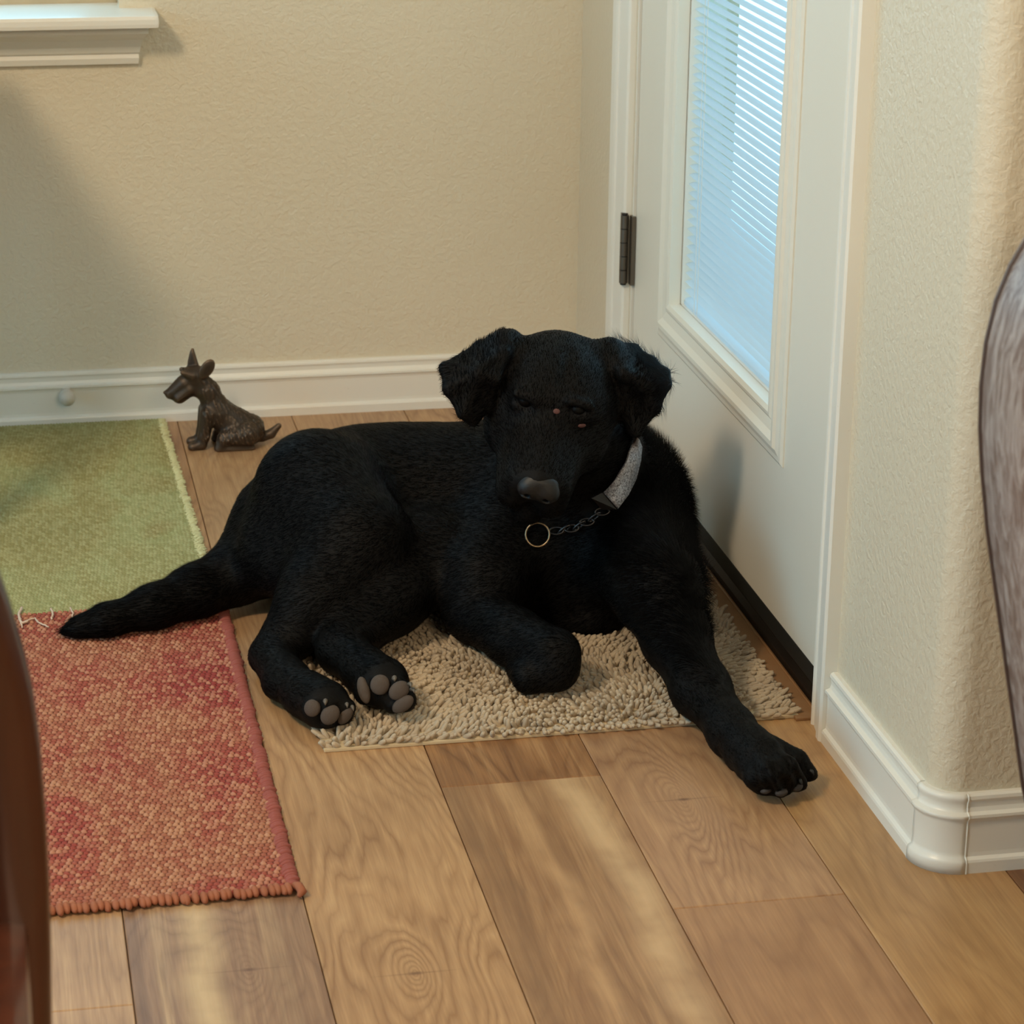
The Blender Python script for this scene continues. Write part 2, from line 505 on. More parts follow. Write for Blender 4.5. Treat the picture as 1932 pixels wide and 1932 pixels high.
for p in b.data.polygons: p.use_smooth = abs(p.normal.z) < 0.9 and len(p.vertices) == 4
b = sweep('baseboard_front', BP, [(XW + RC + 0.0005, YF, 0, -1), (3.2, YF, 0, -1)], M_TRIM); b['kind'] = 'structure'
# proud caulk ridge at the joint of the corner block
bm = bmesh.new(); tube(bm, [(XW + RC + .0005, YF - d - .0002, z) for d, z in BP[1:-1]], 0.0011, 6)
from_bm('trim_3', bm, M_TRIM)['kind'] = 'structure'
bm = bmesh.new(); tube(bm, [(XW - d - .0002, YF + RC + .0008, z) for d, z in BP[1:-1]], 0.0007, 6)
from_bm('trim_4', bm, M_TRIM)['kind'] = 'structure'


# ------------------------------------------------------------------ door
def casing_prof(w):
    """moulded casing cross-section: distance from the opening, thickness"""
    return [(0, 0), (0, .008), (.003, .011), (.006, .0105), (.008, .0085), (.012, .0095), (w * .55, .0125), (w * .62, .0125),
            (w * .64, .0150), (w * .72, .0165), (w * .93, .0175), (w, .0150), (w, 0)]


def casing(name, y_in, y_out, ztop):
    w = abs(y_out - y_in); s = 1 if y_out > y_in else -1
    bm = bmesh.new(); pr = casing_prof(w)
    A = [bm.verts.new((XW - t, y_in + s * u, 0)) for u, t in pr]; B = [bm.verts.new((XW - t, y_in + s * u, ztop + u)) for u, t in pr]
    for i in range(len(pr)):
        j = (i + 1) % len(pr); bm.faces.new((A[i], A[j], B[j], B[i]))
    bm.faces.new(A); bm.faces.new(B[::-1])
    return from_bm(name, bm, M_TRIM)


casing('trim_1', DY1 + 0.006, DY1 + 0.082, DZ)['kind'] = 'structure'
casing('trim_2', DY0 - 0.002, DY0 - 0.056, DZ)['kind'] = 'structure'
bm = bmesh.new(); add_box(bm, (XW - .0175, DY0 - .056, DZ + .004), (XW, DY1 + .082, DZ + .08), .002)
from_bm('trim_5', bm, M_TRIM)['kind'] = 'structure'

door = empty('door_1', (XW + 0.004, DY0, 0)); tag(door, kind='structure')
bm = bmesh.new()   # jambs and head
add_box(bm, (XW + .0005, DY0 - .001, 0), (XW + .13, DY0 + .020, DZ)); add_box(bm, (XW + .0005, DY1 - .006, 0), (XW + .13, DY1 + .006, DZ))
add_box(bm, (XW + .0005, DY0, DZ - .018), (XW + .13, DY1, DZ))
add_box(bm, (XW + .052, DY0 + .020, .03), (XW + .09, DY0 + .032, DZ)); add_box(bm, (XW + .052, DY1 - .018, .03), (XW + .09, DY1 - .006, DZ))
from_bm('door_frame', bm, M_TRIM, door)
SX = XW + .004; SY0, SY1, SZ0, SZ1 = DY0 + .024, DY1 - .010, .052, DZ - .022
GY0, GY1, GZ0, GZ1 = 2.905, 3.385, .310, 1.86     # visible glass
bm = bmesh.new()   # slab built around the light opening
add_box(bm, (SX, SY0, SZ0), (SX + .044, GY0 - .03, SZ1)); add_box(bm, (SX, GY1 + .03, SZ0), (SX + .044, SY1, SZ1))
add_box(bm, (SX, GY0 - .03, SZ0), (SX + .044, GY1 + .03, GZ0 - .03)); add_box(bm, (SX, GY0 - .03, GZ1 + .03), (SX + .044, GY1 + .03, SZ1))
bmesh.ops.remove_doubles(bm, verts=bm.verts, dist=1e-5)
from_bm('door_slab', bm, M_DOOR, door)
# moulded frame of the door light: four mitred strips
LP_ = [(0, -.012), (0, .004), (.006, .0065), (.010, .006), (.014, .0035), (.026, .006), (.034, .0105), (.040, .0105), (.043, .007), (.050, .005), (.056, .0045), (.060, .002), (.060, -.012)]
bm = bmesh.new()
ring = []
for u, t in LP_:
    ring.append([bm.verts.new((SX - t, y, z)) for y, z in ((GY0 - u, GZ0 - u), (GY1 + u, GZ0 - u), (GY1 + u, GZ1 + u), (GY0 - u, GZ1 + u))])
for i in range(len(LP_)):
    A, B = ring[i], ring[(i + 1) % len(LP_)]
    for k in range(4):
        bm.faces.new((A[k], A[(k + 1) % 4], B[(k + 1) % 4], B[k]))
from_bm('light_frame', bm, M_DOOR, door)
for nm, xg in (('pane', SX + .009), ('pane', SX + .034)):
    box(nm, (xg, GY0 - .012, GZ0 - .012), (xg + .003, GY1 + .012, GZ1 + .012), M_GLASS, door)
# white spacer around the sealed unit
bm = bmesh.new()
add_box(bm, (SX + .013, GY1 - .004, GZ0 - .01), (SX + .032, GY1 + .008, GZ1)); add_box(bm, (SX + .013, GY0 - .008, GZ0 - .01), (SX + .032, GY0 + .001, GZ1))
add_box(bm, (SX + .013, GY0, GZ0 - .01), (SX + .032, GY1, GZ0 + .001))
from_bm('spacer', bm, M_TRIM, door)
# blind slats between the panes
def slat_mesh():
    bm = bmesh.new(); A = []; B = []
    tilt = math.radians(-10); wd = .0125
    for k in range(6):
        s = k / 5 - .5; cr = .0011 * (1 - (2 * s) ** 2)
        x = s * wd * math.cos(tilt) - cr * math.sin(tilt) * -1; z = s * wd * math.sin(tilt) * -1 + cr * math.cos(tilt)
        A.append(bm.verts.new((x, 0, z))); B.append(bm.verts.new((x, GY1 - GY0 - .010, z)))
    for k in range(5): bm.faces.new((A[k], A[k + 1], B[k + 1], B[k]))
    me = bpy.data.meshes.new('slat'); bm.to_mesh(me); bm.free(); me.materials.append(M_SLAT)
    me.polygons.foreach_set('use_smooth', [True] * len(me.polygons)); return me
sm_ = slat_mesh(); z = GZ0 + .010
while z < GZ1 - .01:
    o = bpy.data.objects.new('slat', sm_); C.objects.link(o); o.parent = door
    o.location = (SX + .0225 - door.location.x, GY0 + .003 - door.location.y, z); z += .0125
box('bottom_rail', (SX + .016, GY0 + .003, GZ0 + .0015), (SX + .029, GY1 - .006, GZ0 + .007), M_SLAT, door, .001)
for yy in (GY0 + .055, GY1 - .075, GY1 - .060):
    for xx in (SX + .0158, SX + .0292):
        bm = bmesh.new(); tube(bm, [(xx, yy, GZ0), (xx, yy, GZ1)], .0005, 5); from_bm('ladder_cord', bm, M_TRIM, door)
# hinge: two leaves, knuckle barrel with gaps
hg = empty('hinge', (0, 0, 0)); hg.parent = door; hg.matrix_parent_inverse = Matrix.Translation(-door.location)
HZ0, HZ1 = .283, .386
def subpart(o):
    o.parent = hg; o.matrix_parent_inverse = Matrix.Identity(4)
HY = SY1 + .014
bm = bmesh.new(); add_box(bm, (XW - .0125, HY + .003, HZ0), (XW - .001, HY + .016, HZ1), .0008); subpart(from_bm('leaf', bm, M_STEEL))
bm = bmesh.new(); add_box(bm, (XW - .003, HY - .016, HZ0), (XW + .0035, HY - .003, HZ1), .0008); subpart(from_bm('leaf', bm, M_STEEL))
kn = (HZ1 - HZ0) / 5
for k in range(5):
    bm = bmesh.new(); z0 = HZ0 + k * kn + .0008; z1 = z0 + kn - .0016
    tube(bm, [(XW - .010, HY, z0), (XW - .010, HY, z1)], .0062, 14); subpart(from_bm('knuckle', bm, M_STEEL, smooth=False))
bm = bmesh.new(); tube(bm, [(XW - .010, HY, HZ0 - .002), (XW - .010, HY, HZ1 + .002)], .0045, 12); subpart(from_bm('pin', bm, M_PIN))
# threshold, sweep and brown strip in front
prof = [(-.006, 0), (-.006, .012), (-.002, .0215), (.012, .0225), (.014, .030), (.11, .030), (.11, 0)]
bm = bmesh.new()
A = [bm.verts.new((XW + x + .012, DY0 - .0005 if x > -.02 else 0, z)) for x, z in prof]; B = [bm.verts.new((XW + x + .012, DY1, z)) for x, z in prof]
for i in range(len(prof)):
    j = (i + 1) % len(prof); bm.faces.new((A[i], A[j], B[j], B[i]))
bm.faces.new(A); bm.faces.new(B[::-1])
from_bm('threshold', bm, M_DARK, door)
box('door_sweep', (SX - .001, SY0, .031), (SX + .04, SY1, .0535), mat_plain('black_rubber', (20, 22, 21), 0.6), door, .001)
bm = bmesh.new(); add_box(bm, (XW - .026, DY0 + .004, 0), (XW + .0055, DY1 - .004, .004), .0015)
tube(bm, [(XW + .002, DY0 + .004, .0045), (XW + .002, DY1 - .004, .0045)], .0016, 6)
from_bm('transition_strip', bm, M_RED_DARK, door)

# doorstop on the back baseboard
ds = empty('door_stop', (0.099, YB - .01, .0657)); tag(ds, 'small round white knob of a doorstop on the back baseboard', 'doorstop')
def lathe_y(name, prof, c, mat, parent):
    bm = bmesh.new(); rings = []
    for t, r in prof:
        rings.append([bm.verts.new((c[0] + r * math.cos(a), c[1] - t, c[2] + r * math.sin(a))) for a in [2 * math.pi * k / 20 for k in range(20)]])
    for A, B in zip(rings, rings[1:]):
        for k in range(20): bm.faces.new((A[k], A[(k + 1) % 20], B[(k + 1) % 20], B[k]))
    bm.faces.new(rings[0]); bm.faces.new(rings[-1][::-1])
    return from_bm(name, bm, mat, parent, True)
M_RUB = mat_white('white_rubber', (205, 200, 190), 0.5)
c0 = (0.101, YB, .0545)
lathe_y('base', [(.009, .009), (.013, .009), (.015, .006)], c0, M_RUB, ds)
lathe_y('rod', [(.015, .0035), (.032, .0035)], c0, M_STEEL, ds)
lathe_y('tip', [(.028, .004), (.030, .0105), (.036, .0130), (.042, .0127), (.047, .0100), (.050, .005), (.051, .001)], c0, M_RUB, ds)
# the rest of the room behind the camera: left wall with a wide window, rear and far right walls
bm = bmesh.new()
add_box(bm, (-3.75, -2.5, 0), (-3.6, -1.6, H)); add_box(bm, (-3.75, 3.2, 0), (-3.6, YB + .15, H))
add_box(bm, (-3.75, -1.6, 2.2), (-3.6, 3.2, H)); add_box(bm, (-3.75, -1.6, 0), (-3.6, 3.2, .5))
from_bm('wall_left', bm, M_WALL)['kind'] = 'structure'
box('wall_front', (-3.75, -2.65, 0), (3.35, -2.5, H), M_WALL)['kind'] = 'structure'
box('wall_side', (3.2, -2.5, 0), (3.35, YF + .15, H), M_WALL)['kind'] = 'structure'


# ------------------------------------------------------------------ signed distance modelling
class Field:
    """A smooth union of rounded shapes on a grid, turned into one continuous surface."""
    def __init__(s, lo, hi, h):
        s.lo = np.array(lo, float); s.h = h
        s.n = np.ceil((np.array(hi, float) - s.lo) / h).astype(int) + 1
        s.D = np.full(s.n, 0.5, np.float32)

    def _box(s, lo, hi):
        a = np.clip(np.floor((np.array(lo) - s.lo) / s.h).astype(int), 0, s.n - 1)
        b = np.clip(np.ceil((np.array(hi) - s.lo) / s.h).astype(int) + 1, 1, s.n)
        g = [(s.lo[i] + s.h * np.arange(a[i], b[i])).astype(np.float32) for i in range(3)]
        X, Y, Z = np.meshgrid(*g, indexing='ij')
        return tuple(slice(a[i], b[i]) for i in range(3)), np.stack([X, Y, Z], -1)

    def _put(s, sl, d, k, sub=False):
        A = s.D[sl]
        if sub:
            d = -d; hh = np.clip(0.5 - 0.5 * (d - A) / k, 0, 1)
            s.D[sl] = A * hh + d * (1 - hh) + k * hh * (1 - hh)
        else:
            hh = np.clip(0.5 + 0.5 * (A - d) / k, 0, 1)
            s.D[sl] = A * (1 - hh) + d * hh - k * hh * (1 - hh)

    def cap(s, a, b, ra, rb=None, k=0.02, sub=False):
        rb = ra if rb is None else rb
        a = np.array(a, float); b = np.array(b, float); m = max(ra, rb) + 2.5 * k + 2 * s.h
        sl, p = s._box(np.minimum(a, b) - m, np.maximum(a, b) + m)
        ba = b - a; L = max(ba @ ba, 1e-9)
        t = np.clip(((p - a) @ ba) / L, 0, 1)
        d = np.linalg.norm(p - a - t[..., None] * ba, axis=-1) - (ra + (rb - ra) * t)
        s._put(sl, d, k, sub)

    def chain(s, pts, rad, k=0.02):
        for i in range(len(pts) - 1): s.cap(pts[i], pts[i + 1], rad[i], rad[i + 1], k)

    def ell(s, c, axes, r, k=0.02, sub=False):
        c = np.array(c, float); R = np.array([np.array(x, float) / np.linalg.norm(x) for x in axes]); r = np.array(r, float)
        m = max(r) + 2.5 * k + 2 * s.h
        sl, p = s._box(c - m, c + m)
        q = (p - c) @ R.T
        k0 = np.linalg.norm(q / r, axis=-1); k1 = np.linalg.norm(q / r ** 2, axis=-1) + 1e-9
        s._put(sl, k0 * (k0 - 1) / k1, k, sub)

    def tri(s, a, b, c, r, k=0.01):
        a, b, c = (np.array(v, float) for v in (a, b, c))
        P3 = np.array([a, b, c]); m = r + 2.5 * k + 2 * s.h
        sl, p = s._box(P3.min(0) - m, P3.max(0) + m)
        n = np.cross(b - a, c - a)
        def edge(u, v):
            e = v - u; t = np.clip(((p - u) @ e) / (e @ e), 0, 1)
            return ((p - u - t[..., None] * e) ** 2).sum(-1)
        d2 = np.minimum(np.minimum(edge(a, b), edge(b, c)), edge(c, a))
        ins = ((p - a) @ np.cross(n, b - a) > 0) & ((p - b) @ np.cross(n, c - b) > 0) & ((p - c) @ np.cross(n, a - c) > 0)
        dn = (((p - a) @ n) ** 2) / (n @ n)
        s._put(sl, np.sqrt(np.where(ins, dn, d2)) - r, k)

    def floor(s, z, k=0.01):
        Z = (s.lo[2] + s.h * np.arange(s.n[2])).astype(np.float32)[None, None, :]
        d = (z - Z) * np.ones_like(s.D); A = s.D
        hh = np.clip(0.5 - 0.5 * (A - d) / k, 0, 1)
        s.D = (A * (1 - hh) + d * hh + k * hh * (1 - hh)).astype(np.float32)

    def surface(s):
        D = s.D; h = s.h; S = D < 0
        c = [S[i:S.shape[0] - 1 + i, j:S.shape[1] - 1 + j, l:S.shape[2] - 1 + l] for i in (0, 1) for j in (0, 1) for l in (0, 1)]
        tot = sum(x.astype(np.int8) for x in c); act = (tot > 0) & (tot < 8)
        idx = np.argwhere(act); cid = -np.ones(act.shape, np.int32); cid[act] = np.arange(len(idx))
        acc = np.zeros((len(idx), 3)); cnt = np.zeros(len(idx))
        cor = [(i, j, l) for i in (0, 1) for j in (0, 1) for l in (0, 1)]
        val = {q: D[idx[:, 0] + q[0], idx[:, 1] + q[1], idx[:, 2] + q[2]] for q in cor}
        for q in cor:
            for ax in range(3):
                if q[ax] == 0:
                    r = list(q); r[ax] = 1; r = tuple(r)
                    a, b = val[q], val[r]; cr = (a < 0) != (b < 0)
                    t = np.where(cr, a / np.where(cr, a - b, 1), 0)
                    e = np.array(q, float)[None] + np.zeros((len(idx), 3)); e[:, ax] += t
                    acc += e * cr[:, None]; cnt += cr
        V = s.lo + (idx + acc / cnt[:, None]) * h
        Q = []
        for ax in range(3):
            u, v = (ax + 1) % 3, (ax + 2) % 3
            sl0 = [slice(None)] * 3; sl1 = [slice(None)] * 3
            sl0[ax] = slice(0, -1); sl1[ax] = slice(1, None)
            A, B = S[tuple(sl0)], S[tuple(sl1)]
            e = np.argwhere(A != B)
            ok = (e[:, u] > 0) & (e[:, v] > 0) & (e[:, u] < s.n[u] - 1) & (e[:, v] < s.n[v] - 1)
            e = e[ok]; flip = ~A[e[:, 0], e[:, 1], e[:, 2]]
            def at_(du, dv):
                f = e.copy(); f[:, u] += du; f[:, v] += dv
                return cid[f[:, 0], f[:, 1], f[:, 2]]
            q = np.stack([at_(-1, -1), at_(0, -1), at_(0, 0), at_(-1, 0)], 1)
            q[flip] = q[flip][:, ::-1]
            Q.append(q)
        Q = np.concatenate(Q); Q = Q[(Q >= 0).all(1)]
        return V, Q

    def sample(s, p):
        q = (np.asarray(p) - s.lo) / s.h; i = np.clip(np.floor(q).astype(int), 0, s.n - 2); f = q - i
        o = 0
        for a in (0, 1):
            for b in (0, 1):
                for c in (0, 1):
                    w_ = (f[..., 0] if a else 1 - f[..., 0]) * (f[..., 1] if b else 1 - f[..., 1]) * (f[..., 2] if c else 1 - f[..., 2])
                    o = o + w_ * s.D[i[..., 0] + a, i[..., 1] + b, i[..., 2] + c]
        return o


def vert_normals(V, Q):
    n = np.cross(V[Q[:, 2]] - V[Q[:, 0]], V[Q[:, 3]] - V[Q[:, 1]])
    out = np.zeros_like(V)
    for i in range(4): np.add.at(out, Q[:, i], n)
    return out / (np.linalg.norm(out, axis=1, keepdims=True) + 1e-12), n


def unit(v): return np.array(v, float) / np.linalg.norm(v)


# ------------------------------------------------------------------ the dog
def mat_fur():
    n = N('black_coat'); v = n.coords()
    col = n.mix(n.noise(v, 30, 3), (0.0026, 0.0025, 0.0025), (0.0045, 0.0040, 0.0036))
    nm = n.bump(n.noise(n.coords(scale=(1, 1, 1)), 420, 3, 0.6), 0.35, 0.0012)
    return n.set(col, 0.62, 0, nm, Specular_IOR_Level=0.12)


M_FUR = mat_fur()
M_HAIR = mat_plain('black_guard_hair', (3, 3, 3.2), 0.6); M_HAIR.node_tree.nodes['Principled BSDF'].inputs['Specular IOR Level'].default_value = 0.04
M_NOSE = mat_plain('wet_nose', (9, 9, 10), 0.5, bump=(500, 0.3, 0.0006))
M_PAD = mat_plain('paw_pad_skin', (74, 63, 55), 0.75, bump=(600, 0.5, 0.0008))
M_CLAW = mat_plain('horn_claw', (92, 84, 74), 0.4)
M_EYE = mat_plain('dark_eye', (7, 5, 4), 0.45)
M_EYE.node_tree.nodes['Principled BSDF'].inputs['Specular IOR Level'].default_value = 0.12
M_SKIN = mat_plain('bare_pink_skin', (84, 48, 42), 0.7)

df = Field((0.02, 2.40, 0.0), (0.96, 3.46, 0.46), 0.0035)
# trunk: pelvis, belly, ribcage, shoulders, chest
df.ell(P(628, 985, 3.16), ((.95, -.3, 0), (.3, .95, 0), (0, 0, 1)), (.118, .115, .100), .03)
df.cap(P(690, 946, 3.18), P(800, 952, 3.16), .100, .098, .04)
df.cap(P(505, 1010, 3.15), P(600, 980, 3.15), .050, .085, .03)
df.cap(P(780, 955, 3.18), P(960, 950, 3.14), .100, .105, .04)
df.cap(P(960, 955, 3.14), P(1120, 965, 3.10), .105, .118, .04)
df.cap(P(1118, 975, 3.10), P(1125, 1050, 3.05), .108, .098, .04)
df.cap(P(1172, 918, 3.13), P(1180, 1000, 3.09), .068, .070, .03)
df.cap(P(1090, 1060, 3.02), P(1110, 1165, 2.98), .090, .050, .04)
df.cap(P(700, 1030, 3.12), P(900, 1060, 3.06), .07, .075, .04)     # belly
# neck
df.cap(P(1105, 960, 3.07), P(1075, 820, 3.02), .098, .076, .03)
df.cap(P(1130, 940, 3.06), P(1105, 840, 3.02), .080, .062, .03)
# rump and tail
df.cap(P(535, 1010, 3.17), P(490, 1060, 3.14), .070, .046, .03)
tp = [PZ(500, 1030, .062), PZ(440, 1085, .050), PZ(370, 1116, .042), PZ(290, 1146, .036), PZ(200, 1172, .028), PZ(150, 1186, .020), PZ(120, 1194, .014)]
df.chain(tp, [.046, .037, .032, .026, .019, .012, .005], .02)
# upper hind leg (the dog's right)
df.cap(P(600, 930, 3.10), PZ(665, 1020, .13), .082, .070, .03)
df.cap(P(540, 1040, 3.08), PZ(600, 1085, .085), .060, .052, .03)
df.chain([PZ(675, 1035, .125), PZ(600, 1130, .080), PZ(550, 1198, .047)], [.064, .047, .033], .025)
df.chain([PZ(560, 1160, .052), PZ(505, 1236, .026)], [.030, .021], .015)
df.chain([PZ(515, 1240, .028), PZ(540, 1285, .028), PZ(588, 1318, .030)], [.027, .026, .026], .015)
df.chain([PZ(578, 1312, .030), PZ(612, 1330, .034)], [.027, .030], .012)
for (a, b, r) in (((592, 1328, .036), (590, 1338, .034), .0135), ((612, 1335, .034), (622, 1347, .030), .0145),
                  ((632, 1335, .034), (647, 1347, .026), .0135), ((640, 1325, .040), (655, 1335, .036), .011)):
    df.cap(PZ(*a), PZ(*b), r, r * .95, .004)
# lower hind leg (the dog's left)
df.chain([PZ(810, 1050, .095), PZ(735, 1128, .070), PZ(668, 1196, .050)], [.060, .045, .033], .02)
df.chain([PZ(655, 1195, .048), PZ(645, 1225, .042), PZ(690, 1266, .042), PZ(722, 1288, .046)], [.031, .030, .027, .031], .012)
for (a, b, r) in (((697, 1288, .046), (692, 1306, .040), .0165), ((712, 1282, .052), (717, 1290, .050), .0155), ((738, 1290, .050), (752, 1303, .046), .0165),
                  ((748, 1302, .046), (764, 1322, .036), .0145), ((736, 1312, .040), (742, 1328, .030), .0125)):
    df.cap(PZ(*a), PZ(*b), r, r * .95, .004)
# folded foreleg (the dog's right)
df.cap(P(985, 985, 3.06), PZ(915, 1095, .085), .078, .054, .03)
df.chain([PZ(905, 1090, .085), PZ(900, 1155, .052), PZ(970, 1203, .052), PZ(1045, 1234, .058)], [.048, .038, .034, .031], .016)
df.chain([PZ(1048, 1236, .056), PZ(1050, 1262, .042), PZ(1000, 1276, .034)], [.028, .025, .021], .010)
df.cap(PZ(1000, 1276, .034), PZ(978, 1264, .030), .019, .015, .008)
# stretched foreleg (the dog's left)
df.cap(P(1180, 1005, 3.03), PZ(1238, 1110, .105), .078, .056, .03)
df.chain([PZ(1240, 1110, .105), PZ(1276, 1205, .065), PZ(1322, 1300, .046), PZ(1380, 1378, .037), PZ(1410, 1412, .036), PZ(1438, 1434, .036)],
         [.051, .039, .032, .025, .024, .027], .02)
df.cap(PZ(1430, 1436, .034), PZ(1448, 1444, .026), .027, .020, .008)
for pts, r in ((((1408, 1440, .032), (1426, 1466, .031), (1444, 1488, .016)), .0122), (((1425, 1426, .044), (1453, 1460, .041), (1473, 1490, .017)), .0128),
               (((1440, 1416, .046), (1482, 1450, .042), (1502, 1479, .017)), .0128), (((1455, 1408, .040), (1502, 1436, .034), (1523, 1462, .016)), .0120)):
    df.chain([PZ(*q) for q in pts], [r * 1.05, r * 1.1, r], .004)
df.cap(PZ(1385, 1425, .030), PZ(1385, 1447, .016), .008, .005, .006)   # dewclaw tuft
df.cap(PZ(1366, 1410, .024), PZ(1352, 1398, .020), .011, .008, .008)   # wrist pad

# head, in its own axes
HO = P(1049, 742, 2.955); HN = P(1014, 915, 2.815)
hF = unit(HN - HO); e_ = P(1100, 771, 2.87) - P(985, 760, 2.87); hR = unit(e_ - hF * (e_ @ hF)); hU = np.cross(hF, hR)
if hU[2] < 0: hU = -hU
HA = (hR, hF, hU)
LH = np.linalg.norm(HN - HO)


def HP(r, f, u): return HO + hR * r + hF * f + hU * u


df.ell(HP(0, -.005, 0), HA, (.076, .082, .066), .02)
df.ell(HP(0, .02, .020), HA, (.062, .055, .044), .02)                 # forehead
for s_ in (-1, 1):
    df.ell(HP(s_ * .042, .030, -.030), HA, (.036, .052, .045), .02)   # cheeks
    df.ell(HP(s_ * .032, .048, .036), HA, (.022, .022, .013), .018)   # brows
    df.cap(HP(s_ * .018, .075, -.012), HP(s_ * .018, LH - .020, -.014), .031, .023, .018)
    df.cap(HP(s_ * .028, .080, -.040), HP(s_ * .024, LH - .020, -.040), .024, .020, .014)   # flews
df.cap(HP(0, .05, -.062), HP(0, LH - .030, -.068), .034, .022, .014)  # lower jaw
df.cap(HP(0, .06, .012), HP(0, LH - .01, .000), .020, .017, .016)     # bridge of the nose
for s_ in (-1, 1):
    df.cap(HP(s_ * .050, .075, -.052), HP(s_ * .034, LH - .008, -.055), .0028, .0028, .004, True)   # mouth line
df.cap(HP(0, .00, .073), HP(0, .045, .062), .002, .002, .014, True)   # furrow of the forehead


def on_skin(px, py, ya, yb, fld=None):
    fld = fld or df; a = P(px, py, ya); b_ = P(px, py, yb); t = np.linspace(0, 1, 500)[:, None]; q = a + (b_ - a) * t
    v_ = fld.sample(q); i = int(np.argmax(v_ < 0)) if (v_ < 0).any() else 250; c = q[i]
    g = unit(np.array([fld.sample(c + d) - fld.sample(c - d) for d in np.eye(3) * .006])); return c, g


EYES = []; GR = []
for (px, py) in ((985, 761), (1092, 772)):
    c, g = on_skin(px, py, 2.72, 3.0); EYES.append(c - g * .0080)
    df.ell(c + g * .001, HA, (.0135, .009, .0075), .007, True)
    df.cap(c - g * .005 + hU * .0095 - hR * .012, c - g * .005 + hU * .0095 + hR * .012, .0050, .0050, .008)   # upper lid
    df.cap(c - g * .006 - hU * .0095 - hR * .010, c - g * .006 - hU * .0095 + hR * .010, .0045, .0045, .007)   # lower lid
df.cap(HP(0, LH + .006, -.025), HP(0, LH + .001, -.046), .0022, .0022, .003, True)
# clefts between the toes, cut along the surface of the paws
for a, b, r_c in (((1438, 1455), (1459, 1500), .0040), ((1460, 1442), (1489, 1498), .0044), ((1486, 1432), (1515, 1482), .0040),
                  ((604, 1326), (606, 1366), .0032), ((636, 1334), (638, 1370), .0032),
                  ((703, 1288), (703, 1325), .0034), ((733, 1288), (730, 1318), .0036), ((735, 1324), (772, 1308), .0030)):
    last = None
    for t_ in np.linspace(0, 1, 9):
        q = on_skin(a[0] * (1 - t_) + b[0] * t_, a[1] * (1 - t_) + b[1] * t_, 2.35, 2.95)[0]
        if last is not None and np.linalg.norm(q - last) < .02: GR.append((last, q, r_c))
        last = q
for a, b, r_c in GR: df.cap(a, b, r_c, r_c, .003, True)
# ears: folded flaps
def ear(p, tr, r=.0062):
    for a, b, c in tr: df.tri(P(*p[a]), P(*p[b]), P(*p[c]), r, .007)
EL = [(965, 632, 2.975), (948, 634, 2.985), (905, 655, 2.975), (839, 694, 2.945), (846, 735, 2.925), (874, 778, 2.915), (893, 797, 2.915),
      (918, 765, 2.925), (935, 715, 2.915), (950, 670, 2.935), (903, 705, 2.92)]
ear(EL, [(0, 1, 9), (1, 2, 9), (2, 3, 10), (3, 4, 10), (4, 5, 10), (5, 6, 7), (5, 7, 10), (7, 8, 10), (8, 9, 10), (9, 2, 10)])
ER = [(1140, 655, 2.965), (1158, 650, 2.985), (1195, 660, 2.975), (1228, 682, 2.950), (1254, 704, 2.930), (1257, 725, 2.92), (1235, 770, 2.915),
      (1200, 815, 2.915), (1188, 810, 2.920), (1184, 755, 2.925), (1176, 705, 2.915), (1212, 722, 2.915)]
ear(ER, [(0, 1, 10), (1, 2, 10), (2, 3, 11), (3, 4, 11), (4, 5, 11), (5, 6, 11), (6, 7, 9), (7, 8, 9), (6, 9, 11), (9, 10, 11), (10, 2, 11)])
df.cap(P(1152, 690, 2.95), P(1158, 770, 2.94), .018, .014, .02)
df.cap(P(943, 700, 2.95), P(940, 760, 2.94), .014, .012, .02)
df.cap(P(950, 650, 2.965), P(985, 670, 2.965), .016, .022, .016)
df.cap(P(1150, 665, 2.965), P(1115, 680, 2.965), .016, .022, .016)
df.floor(0.010, .006)

DV, DQ = df.surface()
dog = empty('dog', (0.60, 3.0, 0.0))
tag(dog, 'black short-haired dog lying on the beige mat with one foreleg stretched out', 'dog')
body = mesh_np('body', DV, DQ, M_FUR, dog, True)

# short guard hairs over the whole coat
VN, FN = vert_normals(DV, DQ)
area = np.linalg.norm(FN, axis=1); tot = area.sum()
NH = 210000
fi = rng.choice(len(DQ), NH, p=area / tot)
wts = rng.dirichlet((1, 1, 1, 1), NH)
pos = (DV[DQ[fi]] * wts[..., None]).sum(1); nor = (VN[DQ[fi]] * wts[..., None]).sum(1)
nor /= np.linalg.norm(nor, axis=1, keepdims=True)
head_c = HP(0, .04, -.01)
dh = np.linalg.norm(pos - head_c, axis=1)
on_head = dh < .135
flow = np.tile(unit((-.75, .45, -.45)), (NH, 1))
flow[on_head] = -hF
legs = pos[:, 2] < .07
ll = legs & (pos[:, 1] < 2.86) & (pos[:, 0] > .7); flow[ll] = unit((.25, -.9, -.1))
hl = legs & (pos[:, 0] < .5) & (pos[:, 1] < 2.93); flow[hl] = unit((.8, -.6, -.1))
tl = pos[:, 0] < .26; flow[tl] = unit((-1, -.1, 0))
flow = flow + rng.normal(0, .12, (NH, 3))
tang = flow - nor * (flow * nor).sum(1, keepdims=True); tang /= (np.linalg.norm(tang, axis=1, keepdims=True) + 1e-9)
ln = np.full(NH, .0080); ln[on_head] = .0048; ln[legs & (pos[:, 1] < 2.93)] = .006
ears = on_head & (np.abs((pos - HO) @ hR) > .082); ln[ears] = .008
ruff = (~on_head) & (pos[:, 0] > .72) & (pos[:, 2] > .08); ln[ruff] = .017; ln[ruff & (pos[:, 0] > .79) & (pos[:, 2] > .10) & (pos[:, 2] < .24)] = .024
tail_ = tl; ln[tail_] = .013
ln[legs & (pos[:, 1] < 2.60)] = .0035
